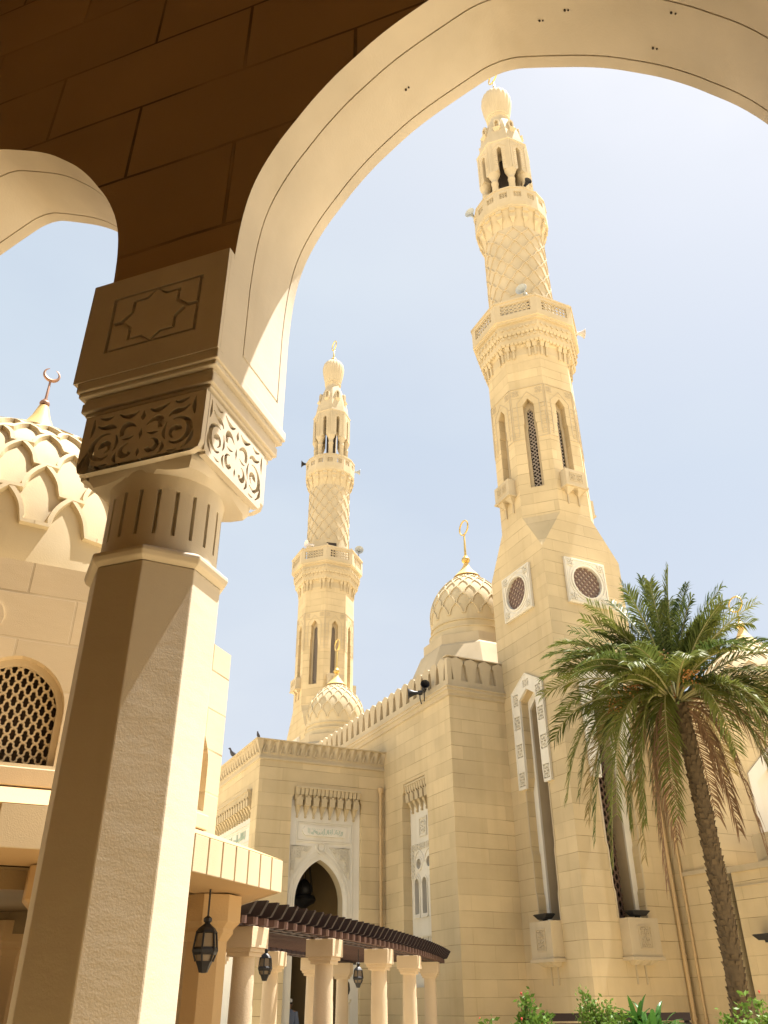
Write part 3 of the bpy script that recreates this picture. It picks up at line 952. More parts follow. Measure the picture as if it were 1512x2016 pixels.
pd = [(2.56, 0), (2.56, 0.15), (2.55, 0.45), (2.50, 0.9), (2.38, 1.35), (2.16, 1.8), (1.84, 2.2), (1.42, 2.55), (0.98, 2.82), (0.58, 3.02), (0.30, 3.14), (0.16, 3.18)]
dm = dome(pav, (OX, OY, 5.38), pd, 24, 13, 0.034, 0.058, 0.40, t_max=0.95, flat=0.14, moulds=((2.64, -0.3, 0.05), (2.66, 0.05, 0.1)))
finial(dm, (OX, OY, 8.50), s=1, ball=0.075, rod=0.36, ring_r=0.11, tubr=0.016, face=rad(10), cone=(0.44, 0.74), mat=M_BRONZE, crescent=True)

# ------------------------------------------------------------------ mosque hall
XK, YK, YE = 12.60, 21.75, 41.1
XP, YP, YPE = 8.15, 26.47, 36.35
hall = thing('prayer_hall', (16, 31.4, 0), 'cream block-built prayer hall with crenellated roof behind the pergola and left of the minaret', 'mosque')
FL = Fr((XK, 0, 0), (-1, 0, 0))     # left face, u = -Y
FRT = Fr((0, YK, 0), (0, -1, 0))    # front face, u = X
FPF = Fr((0, YP, 0), (0, -1, 0))    # porch front
FPL = Fr((XP, 0, 0), (-1, 0, 0))    # porch left
FPB = Fr((0, YPE, 0), (0, 1, 0))
w = MB()
# recessed panels in the left face: one each side of the porch
def panel_loop(yc, hw):
    return [(-yc-hw, 2.0), (-yc+hw, 2.0), (-yc+hw, 7.05), (-yc+hw-0.05, 7.25), (-yc+hw-0.05, 7.45), (-yc+hw-0.13, 7.55), (-yc+hw-0.13, 7.78),
            (-yc-hw+0.13, 7.78), (-yc-hw+0.13, 7.55), (-yc-hw+0.05, 7.45), (-yc-hw+0.05, 7.25), (-yc-hw, 7.05)]
YPN = [24.24, 38.6]
w.prism(FL, [[(-YE, 0), (-YK, 0), (-YK, 9.8), (-YE, 9.8)]]+[panel_loop(y, 0.87) for y in YPN], 0, -0.32, back=False, outer=False)
w.prism(FRT, [rect(XK, 33, 0, 9.8)], 0, -0.3, back=False, outer=False)
w.quad((XK, YE, 0), (33, YE, 0), (33, YE, 9.8), (XK, YE, 9.8))
w.quad((33, YK, 0), (33, YE, 0), (33, YE, 9.8), (33, YK, 9.8))
w.build('wall', M_WALL, hall)
rf = MB()
rf.quad((XK+0.05, YK+0.05, 10.2), (33, YK+0.05, 10.2), (33, YE-0.05, 10.2), (XK+0.05, YE-0.05, 10.2))
rf.build('roof', M_STONE, hall)
# cornice following the two visible sides
def cornice(mb, prof, x0, y0, x1, y1):
    """prof (out, z) swept round corner (x0,y0): along +X to x1 and along +Y to y1"""
    A = [V((x1, y0-o, z)) for o, z in prof]; B = [V((x0-o, y0-o, z)) for o, z in prof]; Cc = [V((x0-o, y1, z)) for o, z in prof]
    n = len(prof); vs = A+B+Cc; fs = []
    for j in range(2):
        for i in range(n-1):
            fs.append((j*n+i, j*n+i+1, (j+1)*n+i+1, (j+1)*n+i))
    mb.add(vs, fs)
co = MB()
cornice(co, [(0, 9.80), (0.05, 9.83), (0.05, 9.88), (0.09, 9.95), (0.13, 9.97), (0.13, 10.05), (0.17, 10.07), (0.17, 10.10), (0.06, 10.125), (0.06, 10.28), (-0.3, 10.281)], XK, YK, 33, YE)
co.build('cornice', M_STONE, hall)
pb = MB()
pb.fbox(FL, -YE, -YK-0.10, 10.281, 10.86, -0.06, -0.16)
pb.fbox(FRT, XK+0.10, 33, 10.281, 11.10, -0.06, -0.2)
pb.fbox(FRT, XK-0.05, 33, 11.095, 11.125, 0.058, -0.22)
par = pb.build('parapet', M_STONE, hall)
mer = MB()
ml = [(-0.125, 10.282), (0.125, 10.282), (0.125, 10.36), (0.15, 10.5), (0.195, 10.82), (0.235, 10.88), (0.235, 10.97), (0.15, 11.03), (0.0, 11.09)]
ml = ml+[(-u, v) for u, v in ml[2:-1]][::-1]
FM = Fr((0, 0, 0), (-1, 0, 0))
mer.prism(FM, [ml], 0.055, -0.06)
mer.fbox(FM, -0.265, 0.265, 10.2815, 10.33, 0.057, -0.06)
m0 = None
Y0M = YK+0.33
nm = int((YE-YK-0.3)/0.522)
def place_m(o, x, y, rz):
    o.location = (x-16, y-31.4, 0); o.rotation_euler = (0, 0, rz)
for i in range(nm):
    if m0 is None:
        m0 = MB(); m0.v, m0.f = mer.v, mer.f
        m0 = m0.build('merlon', M_STONE, par, loc=(0, 0, 0)); o = m0
    else:
        o = m0.copy(); COL.objects.link(o); o.parent = par
    place_m(o, XK, Y0M+i*0.522, 0)
for i in range(4):
    o = m0.copy(); COL.objects.link(o); o.parent = par
    place_m(o, XK+0.30+i*0.522, YK, pi/2)
# corner merlon
cmb = MB()
cmb.box((XK+0.03, YK+0.03, 10.66), (0.16, 0.16, 0.74))
cmb.build('corner_merlon', M_STONE, par)

def muqarnas(mb, F, u0, u1, zt, zb, dep, n, back=0.0):
    """hanging corbels: two tiers of niches and a row of drops"""
    W = (u1-u0)/n; H = zt-zb
    mb.fbox(F, u0, u1, zt-0.07*H, zt, back, dep*1.1)
    mb.fbox(F, u0+0.01, u1-0.01, zt-0.42*H, zt-0.06*H, back, dep*0.50)
    for i in range(2*n):
        u = u0+(i+0.5)*W/2; k = W/2
        mb.fwedge(F, u-k*0.40, u+k*0.40, zt-0.27*H, zt-0.07*H, dep*1.02, dep*0.92, back)
        mb.fwedge(F, u-k*0.22, u+k*0.22, zt-0.38*H, zt-0.27*H, dep*0.90, dep*0.62, back)
    for i in range(n):
        u = u0+(i+0.5)*W
        mb.fwedge(F, u-W*0.33, u+W*0.33, zt-0.63*H, zt-0.36*H, dep*0.95, dep*0.88, back)
        mb.fwedge(F, u-W*0.12, u+W*0.12, zt-0.40*H, zt-0.30*H, dep*1.0, dep*0.97, back)
        mb.pendant(F, u, W*0.50, zb+0.07*H, zt-0.63*H, back, dep*0.66, 0.24)
        mb.fbox(F, u-W*0.10, u+W*0.10, zb, zb+0.07*H, back, dep*0.26)
        if i < n-1:
            mb.prism(F, [arch(u+W*0.5, W*0.165, zt-0.60*H, zt-0.46*H, zt-0.40*H, 4)], dep*0.12, dep*0.1, back=False)

# side panels
for ip, yc in enumerate(YPN):
    mp_ = MB()
    Fp = Fr((XK+0.30, 0, 0), (-1, 0, 0))
    holes = [circ(-yc+s*0.33, 5.33, 0.155, 18) for s in (-1, 1)]
    holes += [arch(-yc+s*0.50, 0.145, 3.92, 4.78, 4.93, 6) for s in (-1, 0, 1)]
    mp_.prism(Fp, [rect(-yc-0.92, -yc+0.92, 1.9, 7.85)]+holes, 0, -0.12, back=False)
    pn = mp_.build('window_panel', M_MARBLE, hall)
    wf = MB()
    for s in (-1, 1):
        wf.prism(Fp, [circ(-yc+s*0.33, 5.33, 0.205, 18), circ(-yc+s*0.33, 5.33, 0.15, 18)], 0.035, 0.0)
        al = arc_only(-yc+s*0.33, 0.30, 5.35, 5.72, 8)
        wf.ribbon(Fp, [(u, v) for u, v in al], 0.022, 0.03, 0)
    for s in (-1, 0, 1):
        wf.prism(Fp, [arch(-yc+s*0.50, 0.185, 3.86, 4.78, 4.99, 6), arch(-yc+s*0.50, 0.14, 3.93, 4.78, 4.925, 6)], 0.03+0.001*s, 0)
        wf.fbox(Fp, -yc+s*0.5-0.2, -yc+s*0.5+0.2, 3.82, 3.86, 0, 0.06)
    al = arc_only(-yc, 0.76, 5.0, 5.5, 10)
    for s in (-1, 1):
        wf.ribbon(Fp, arc_only(-yc+s*0.50, 0.235, 4.78, 5.06, 8), 0.02, 0.028, 0)
    wf.build('window_frame', M_MARBLE, pn)
    gl = MB()
    gl.fbox(Fp, -yc-0.85, -yc+0.85, 3.8, 5.6, -0.13, -0.14)
    gl.build('pane', M_GLASS, pn)
    cv = MB()
    cv.prism(Fp, [rect(-yc-0.25, -yc+0.25, 6.10, 6.68), rect(-yc-0.20, -yc+0.20, 6.15, 6.63)], 0.045, 0)
    cv.fbox(Fp, -yc-0.21, -yc+0.21, 6.14, 6.64, 0.001, 0.010)
    cv.prism(Fp, [circ(-yc, 6.39, 0.19, 20), circ(-yc, 6.39, 0.16, 20)], 0.042, 0)
    for k in range(8):
        a = k*pi/4
        cv.ribbon(Fp, [(-yc+0.03*cos(a), 6.39+0.03*sin(a)), (-yc+0.09*cos(a), 6.39+0.09*sin(a)), (-yc+0.145*cos(a), 6.39+0.145*sin(a))], [0.01, 0.035, 0.012], 0.04+k*4e-4, 0)
    cv.build('rosette', M_MARB2, pn)
    for s in (-1, 1):
        cv = MB()
        cv.fbox(Fp, -yc+s*0.74-0.13, -yc+s*0.74+0.13, 4.88, 5.75, 0.001, 0.006)
        for j in range(4): scroll_tile(cv, Fp, -yc+s*0.74, 5.0+j*0.21, 0.22, 0.21, 0.04, 0)
        cv.build('carved_strip', M_MARB2, pn)
    cv = MB()
    cv.fbox(Fp, -yc-0.87, -yc+0.87, 5.74, 5.93, 0.001, 0.007)
    for j in range(7): scroll_tile(cv, Fp, -yc-0.72+j*0.24, 5.83, 0.23, 0.2, 0.04, 0)
    cv.build('carved_band', M_MARB2, pn)
    cv = MB()
    cv.fbox(Fp, -yc-0.85, -yc+0.85, 2.76, 3.30, 0.001, 0.008)
    for j in range(5): scroll_tile(cv, Fp, -yc-0.66+j*0.33, 3.04, 0.26, 0.46, 0.045, 0)
    for j in range(6): cv.fbox(Fp, -yc-0.83+j*0.33-0.012, -yc-0.83+j*0.33+0.012, 2.78, 3.29, 0, 0.046)
    cv.fbox(Fp, -yc-0.85, -yc+0.85, 3.30, 3.34, 0, 0.05)
    cv.build('carved_frieze', M_MARB2, pn)
    mq = MB()
    muqarnas(mq, Fp, -yc-0.80, -yc+0.80, 7.76, 6.86, 0.26, 5)
    mq.build('muqarnas_hood', M_CARVE, hall)

# ---- porch
por = MB()
ARX, ARH = 10.40, 0.81
por.prism(FPF, [rect(XP, XK, 0, 8.55), [(9.30, 0.0001), (11.76, 0.0001), (11.76, 7.35), (11.68, 7.5), (11.68, 7.74), (9.38, 7.74), (9.38, 7.5), (9.30, 7.35)]], 0, -0.16, back=False, outer=False)
por.prism(FPL, [rect(-YPE, -YP, 0, 8.55), [(-35.7, 0.0001), (-27.12, 0.0001), (-27.12, 7.68), (-35.7, 7.68)]], 0, -0.16, back=False, outer=False)
por.quad((XP, YPE, 0), (XK, YPE, 0), (XK, YPE, 8.55), (XP, YPE, 8.55))
porch = por.build('porch_wall', M_WALL, hall)
pi_ = MB()
pi_.fbox(Fr((0, 0, 0), (0, -1, 0)), XP+0.45, XK-0.02, 7.9, 8.1, -YP-0.4, -YPE+0.1)
pi_.quad((XK-0.03, YP+0.42, 0), (XK-0.03, YPE, 0), (XK-0.03, YPE, 8), (XK-0.03, YP+0.42, 8))
pi_.quad((XP+0.5, YPE-0.05, 0), (XK, YPE-0.05, 0), (XK, YPE-0.05, 8), (XP+0.5, YPE-0.05, 8))
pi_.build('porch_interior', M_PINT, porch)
nich = MB()
Fn = Fr((0, YPE-0.05, 0), (0, -1, 0))
for xx in (9.6, 11.2):
    nich.prism(Fn, [arch(xx, 0.42, 2.2, 4.2, 5.2, 8), arch(xx, 0.34, 2.2, 4.2, 5.08, 8)], 0.05, 0.002)
    nich.prism(Fn, [arch(xx, 0.2, 2.2, 3.8, 4.6, 8)], 0.012, 0.004)
nich.build('inner_niche', M_BROWN, porch)
# portal marble with arch
pm = MB()
Fm = Fr((0, YP+0.14, 0), (0, -1, 0))
pm.prism(Fm, [rect(9.26, 11.80, 0, 7.8), arch(ARX, ARH, 0.0001, 4.35, 5.58, 14)], 0, -0.04, back=False, outer=False)
portal = pm.build('portal', M_MARBLE, porch)
pj = MB()
pj.prism(Fm, [arch(ARX, ARH+0.3, 0, 4.35, 5.7, 14), arch(ARX, ARH, 0.0001, 4.35, 5.58, 14)], -0.042, -0.42, front=False, outer=False)
pj.build('arch_reveal', M_STONE, portal)
pc = MB()
def outline(mb, F, loop, w, d, closed=True):
    pts = list(loop)+([loop[0], loop[1]] if closed else [])
    mb.ribbon(F, pts, w, d, 0)
# mouldings of the portal
def frame_rect(mb, F, u0, u1, v0, v1, w, d):
    mb.prism(F, [rect(u0, u1, v0, v1), rect(u0+w, u1-w, v0+w, v1-w)], d, 0.0005)
frame_rect(pc, Fm, 9.54, 11.50, 6.08, 6.72, 0.03, 0.035)
frame_rect(pc, Fm, 9.60, 11.44, 6.14, 6.66, 0.025, 0.028)
arcp = arc_only(ARX, ARH+0.12, 4.35, 5.76, 14)
pc.ribbon(Fm, [(ARX+ARH+0.12, 3.0)]+arcp+[(ARX-ARH-0.12, 3.0)], 0.018, 0.03, 0.0005)
arcp2 = arc_only(ARX, ARH+0.22, 4.35, 5.90, 14)
pc.ribbon(Fm, [(ARX+ARH+0.22, 4.0)]+arcp2+[(ARX-ARH-0.22, 4.0)], 0.014, 0.026, 0.0005)
for u in (9.54, 11.50):
    pc.fbox(Fm, u-0.012, u+0.012, 3.2, 6.08, 0, 0.0255)
pc.prism(Fm, [circ(ARX, 5.93, 0.17, 24), circ(ARX, 5.93, 0.135, 24)], 0.05, 0.0005)
pc.prism(Fm, [circ(ARX, 5.93, 0.09, 16)], 0.03, 0.0005)
pc.fbox(Fm, 9.28, 9.58, 3.66, 3.72, 0, 0.04)
pc.fbox(Fm, 11.24, 11.78, 3.66, 3.72, 0, 0.04)
# cartouche plate with turned ends
pc.prism(Fm, [[(9.86, 6.27), (11.18, 6.27), (11.26, 6.33), (11.30, 6.42), (11.22, 6.55), (9.82, 6.55), (9.74, 6.42), (9.78, 6.33)]], 0.055, 0.0005)
pc.build('portal_moulding', M_MARBLE, portal)
for s in (-1, 1):
    sp_ = MB()
    tri_ = [(ARX+s*0.30, 5.95), (ARX+s*1.0, 5.95), (ARX+s*1.0, 5.02)]
    sp_.prism(Fm, [tri_], 0.006, 0.0005, back=False)
    for (uu, zz, ww_) in ((0.90, 5.84, 0.20), (0.70, 5.84, 0.20), (0.50, 5.87, 0.17), (0.90, 5.64, 0.20), (0.72, 5.66, 0.17), (0.91, 5.45, 0.18), (0.93, 5.29, 0.14)):
        scroll_tile(sp_, Fm, ARX+s*uu, zz, ww_, ww_, 0.045, 0.003, n=8)
    sp_.ribbon(Fm, tri_+[tri_[0], tri_[1]], 0.012, 0.03, 0.0005)
    sp_.build('carved_spandrel', M_MARB2, portal)
# flowing script of the inscription, in raised green strokes
ins = MB()
rs = random.Random(5)
Fi = Fr((0, YP+0.14-0.056, 0), (0, -1, 0))
u = 9.93; k = 0
while u < 11.12:
    w_ = rs.uniform(0.05, 0.11); zb = 6.33+rs.uniform(-0.01, 0.03)
    kind = rs.randrange(4)
    if kind == 0: pts = [(u, zb+0.16), (u+0.004, zb+0.08), (u+0.01, zb)]
    elif kind == 1: pts = bez((u+w_, zb+0.06), (u+w_*0.6, zb-0.05), (u-0.01, zb-0.02), (u, zb+0.05), 7)
    elif kind == 2: pts = bez((u+w_, zb+0.12), (u+w_*0.2, zb+0.16), (u+w_*1.2, zb+0.02), (u, zb+0.0), 7)
    else: pts = spiral(u+w_*0.5, zb+0.06, 0.035, 0.012, 0.4, 0.9, 7)
    ins.ribbon(Fi, pts, 0.009, 0.006+k*2e-4, 0); k += 1
    if rs.random() < 0.6: ins.fbox(Fi, u+0.01, u+0.028, zb+0.13, zb+0.148, 0, 0.006)
    u += w_*0.62
ins.build('inscription', M_JADE, portal)
mq = MB()
muqarnas(mq, Fm, 9.40, 11.66, 7.735, 6.80, 0.30, 8)
mq.build('muqarnas_hood', M_CARVE, porch)
# porch left face: large portal
pm = MB()
Fm2 = Fr((XP+0.14, 0, 0), (-1, 0, 0))
pm.prism(Fm2, [rect(-35.75, -27.08, 0, 7.7), arch(-31.4, 1.1, 0.0001, 2.9, 4.1, 12)], 0, -0.4, back=False, outer=False)
pt2 = pm.build('portal', M_MARBLE, porch)
pc = MB()
frame_rect(pc, Fm2, -35.4, -27.4, 6.05, 6.72, 0.04, 0.04)
frame_rect(pc, Fm2, -35.3, -27.5, 6.15, 6.62, 0.03, 0.03)
frame_rect(pc, Fm2, -35.4, -27.4, 3.2, 5.95, 0.04, 0.04)
pc.build('portal_moulding', M_MARBLE, pt2)
ins = MB()
Fi = Fr((XP+0.14, 0, 0), (-1, 0, 0))
k = 0; u = -34.8
while u < -28:
    w_ = rs.uniform(0.1, 0.22); zb = 6.28+rs.uniform(-0.01, 0.03)
    if rs.random() < 0.4: pts = [(u, zb+0.24), (u+0.004, zb+0.1), (u+0.01, zb)]
    else: pts = bez((u+w_, zb+0.1), (u+w_*0.6, zb-0.06), (u-0.01, zb-0.02), (u, zb+0.09), 6)
    ins.ribbon(Fi, pts, 0.013, 0.02+k*1e-4, 0); k += 1
    u += w_*0.6
ins.build('inscription', M_JADE, pt2)
mq = MB()
muqarnas(mq, Fm2, -35.68, -27.14, 7.66, 6.85, 0.28, 30)
mq.build('muqarnas_hood', M_CARVE, porch)
# porch parapet: moulding, folded leaf cresting, coping
pp = MB()
def sweepL(mb, prof):
    cornice(mb, prof, XP, YP, XK, YPE)
sweepL(pp, [(0, 8.50), (0.05, 8.52), (0.05, 8.58), (0.02, 8.60), (0.02, 8.66)])
sweepL(pp, [(-0.1, 9.09), (0.20, 9.09), (0.235, 9.105), (0.235, 9.13), (-0.3, 9.16), (-0.3, 9.0)])
def folded(mb, F, u0, u1, z0, z1, d0, d1, pitch, fold=0.095):
    n = max(1, round((u1-u0)/pitch)); W = (u1-u0)/n
    for i in range(n):
        a = u0+i*W; m_ = a+W/2; b = a+W
        mb.quad(F.p(a, z0, d0), F.p(m_, z0, d0+0.004), F.p(m_, z1, d1-fold), F.p(a, z1, d1))
        mb.quad(F.p(m_, z0, d0+0.004), F.p(b, z0, d0), F.p(b, z1, d1), F.p(m_, z1, d1-fold))
        t = [(m_-W*0.24, z0+0.07), (m_+W*0.24, z0+0.07), (m_, z0+0.31)]
        dd = lambda z: d0+(d1-fold-d0)*(z-z0)/(z1-z0)
        P_ = [F.p(x_, z_, dd(z_)+0.012) for x_, z_ in t]
        nn_ = [F.n]*4
        mb.sweep([P_[0], P_[1], P_[2], P_[0]], nn_, 0.021, 0.040, 0.02)
folded(pp, FPF, XP-0.02, XK, 8.66, 9.09, 0.022, 0.20, 0.295)
folded(pp, FPL, -YPE, -YP+0.02, 8.66, 9.09, 0.022, 0.20, 0.295)
pp.quad((XP, YP, 9.14), (XK, YP, 9.14), (XK, YPE, 9.14), (XP, YPE, 9.14))
pp.add([(XP-0.0, YP-0.02, 8.62), (XP-0.02, YP-0.0, 8.62), (XP-0.21, YP+0.02, 9.09), (XP-0.21, YP-0.21, 9.09), (XP+0.02, YP-0.21, 9.09), (XP+0.05, YP+0.05, 9.09)], [(0, 1, 2, 3), (0, 3, 4), (2, 3, 4, 5)])
pp.build('porch_parapet', M_STONE, porch)

# drain pipe where porch and hall meet
dp = MB()
dp.tube([(12.42, 26.36, 7.75), (12.42, 26.36, 0.1)], 0.05, 10)
dp.lathe([(0.05, 0), (0.10, 0.1), (0.10, 0.22), (0.06, 0.24)], 12, (12.42, 26.36, 7.7))
for z in (1.2, 3.0, 4.8, 6.6): dp.lathe([(0.05, 0), (0.062, 0.005), (0.062, 0.05), (0.05, 0.055)], 12, (12.42, 26.36, z))
dp.build('drainpipe', M_PIPE, hall, smooth=40)

# roof domes
PSM = [(1.40, 0), (1.42, 0.3), (1.44, 0.65), (1.43, 1.0), (1.34, 1.38), (1.16, 1.75), (0.90, 2.08), (0.58, 2.35), (0.30, 2.53), (0.20, 2.58)]
def small_dome(c, zb, sc=1.0, ring_face=rad(-30), rod=0.95, ballr=0.17):
    ba = MB()
    # splayed roof and octagonal plinth under the drum
    ba.octa([(2.42*sc, -2.5), (1.72*sc, -0.80), (1.62*sc, -0.70), (1.62*sc, -0.35), (1.5*sc, -0.33)], (c[0], c[1], zb))
    pl = ba.build('dome_base', M_STONE, hall)
    prof = [(r*sc, z*sc) for r, z in PSM]
    d = dome(hall, (c[0], c[1], zb), prof, 16, 8, 0.032*sc, 0.04*sc, 0.16, t_max=0.94, flat=0.16, moulds=((1.50*sc, -0.36, -0.02), (1.47*sc, 0.22*sc, 0.27*sc), (1.53*sc, -0.06, 0.0)))
    finial(d, (c[0], c[1], zb+2.52*sc), ball=ballr, rod=rod, ring_r=0.30, tubr=0.032, face=ring_face, cone=(0.52*sc, 0.62*sc))
small_dome((15.31, 24.63), 13.15, ring_face=rad(-88))
small_dome((15.56, 38.3), 13.15, ring_face=rad(-88))
# the great dome behind the minaret
gd = MB()
gd.octa([(3.4, 10.2), (3.4, 14.2), (3.2, 14.3)], (24.4, 31.4, 0))
gd.build('dome_base', M_STONE, hall)
dome(hall, (24.4, 31.4, 14.2), [(r*2.25, z*2.3+0.0) for r, z in PSM]+[(0.05, 6.1)], 20, 10, 0.05, 0.07, 0.16, t_max=0.97, flat=0.1, moulds=((3.35, -0.3, 0.0),))

# ---- right wing with its own parapet, low dome and annex
XW, YW = 17.72, 17.15
FWL = Fr((XW, 0, 0), (-1, 0, 0)); FWF = Fr((0, YW, 0), (0, -1, 0))
wing = thing('side_wing', (22, 20, 0), 'cream side wing with leaf-cut parapet and low dome behind the palm', 'mosque wing')
w = MB()
w.prism(FWL, [rect(-21.9, -YW, 0, 8.55)], 0, -0.3, back=False, outer=False)
w.prism(FWF, [rect(XW, 30, 0, 8.55), [(19.75, 1.5), (21.25, 1.5), (21.25, 6.9), (20.5, 7.5), (19.75, 6.9)]], 0, -0.3, back=False, outer=False)
w.quad((30, YW, 0), (30, 26, 0), (30, 26, 8.55), (30, YW, 8.55))
wg = w.build('wall', M_WALL, wing)
wp = MB()
Fq = Fr((0, YW+0.28, 0), (0, -1, 0))
wp.fbox(Fq, 19.7, 21.3, 1.4, 7.6, 0, -0.05)
wo_ = wp.build('window', M_MARBLE, wing)
wp = MB()
wp.prism(FWF, [[(19.45, 4.2), (21.55, 4.2), (21.55, 7.1), (20.5, 7.95), (19.45, 7.1)], [(19.75, 4.2001), (21.25, 4.2001), (21.25, 6.9), (20.5, 7.5), (19.75, 6.9)]], 0.04, 0.001)
wp.build('window_surround', M_MARBLE, wo_)
pp = MB()
cornice(pp, [(0, 8.50), (0.05, 8.52), (0.05, 8.58), (0.02, 8.60), (0.02, 8.66)], XW, YW, 30, 21.9)
cornice(pp, [(-0.1, 9.02), (0.20, 9.02), (0.235, 9.035), (0.235, 9.06), (-0.3, 9.09), (-0.3, 9.0)], XW, YW, 30, 21.9)
folded(pp, FWF, XW-0.02, 30, 8.66, 9.02, 0.022, 0.20, 0.295)
folded(pp, FWL, -21.9, -YW+0.02, 8.66, 9.02, 0.022, 0.20, 0.295)
pp.quad((XW, YW, 9.07), (30, YW, 9.07), (30, 26, 9.07), (XW, 26, 9.07))
pp.build('parapet', M_STONE, wing)
D3 = (25.0, 20.8)
ba = MB(); ba.octa([(2.1, 9.0), (2.1, 9.9), (2.0, 9.95)], (*D3, 0)); ba.build('dome_base', M_STONE, wing)
d3 = dome(wing, (*D3, 9.9), [(r*1.42, z*1.25) for r, z in PSM], 16, 8, 0.04, 0.05, 0.16, t_max=0.94, flat=0.12, moulds=((2.13, -0.3, 0.0),))
finial(d3, (*D3, 13.0), ball=0.16, rod=0.4, ring_r=0.30, tubr=0.032, face=rad(-85), cone=(0.66, 0.80))
# string course and pipes
pp = MB()
pp.fbox(FWL, -18.55, -YW, 4.50, 4.60, 0.001, 0.06)
pp.build('string_course', M_STONE, wing)
for (px, py, r) in ((17.56, 18.79, 0.055), (17.66, 18.50, 0.035)):
    dp = MB()
    dp.tube([(px, py, 8.7), (px, py, 0.1)], r, 10)
    for z in (1.2, 2.6, 4.0, 5.6, 7.2): dp.lathe([(r, 0), (r+0.014, 0.005), (r+0.014, 0.05), (r, 0.055)], 12, (px, py, z))
    dp.build('drainpipe', M_PIPE, wing, smooth=40)
# annex: low forebuilding in front of the wing
anx = thing('low_annex', (21, 14, 0), 'low tan forebuilding with flat coping right of the palm trunk', 'annex')
w = MB()
w.prism(Fr((17.86, 0, 0), (-1, 0, 0)), [rect(-16.95, -9, 0, 4.42)], 0, -0.3, back=False)
w.prism(Fr((0, 16.95, 0), (0, 1, 0)), [rect(-24, -17.86, 0, 4.42)], 0, -0.3, back=False, outer=False)
w.build('wall', M_WALL, anx)
w = MB()
w.fbox(Fr((17.86, 0, 0), (-1, 0, 0)), -17.0, -9, 4.42, 4.56, -0.5, 0.07)
w.fbox(Fr((17.86, 0, 0), (-1, 0, 0)), -16.9, -9, 4.08, 4.11, 0.0, 0.03)
w.quad((17.9, 9, 4.5), (24, 9, 4.5), (24, 16.9, 4.5), (17.9, 16.9, 4.5))
w.build('coping', M_STONE, anx)
w = MB()
w.box((20.3, 13.2, 4.86), (4.4, 6.05, 0.78))
w.build('upper_block', M_STONE, anx)
w = MB()
F_ = Fr((17.86, 0, 0), (-1, 0, 0))
w.fbox(F_, -16.1, -14.6, 0.3, 2.75, 0.001, 0.04)
w.build('pale_panel', M_MARBLE, anx)

# ------------------------------------------------------------------ minaret
RX, RY = 16.13, 20.39
BH = 1.52
def slit_loop(k=1.0, top=0.0):
    h = [(0.46, 3.47), (0.46, 4.10), (0.50, 4.22), (0.50, 5.20), (0.54, 5.32), (0.54, 6.95), (0.48, 7.10), (0.41, 7.30), (0.41, 9.60-top), (0.0, 9.86-top)]
    r = [(x*k, z) for x, z in h]
    return [(-x, z) for x, z in r[:1]]+r+[(-x, z) for x, z in r[1:-1]][::-1]
def oct_win(z0):
    h = [(0.235, z0), (0.235, 19.35), (0.20, 19.45), (0.20, 20.22), (0.0, 20.5)]
    return [(-h[0][0], z0)]+h+[(-x, z) for x, z in h[1:-1]][::-1]

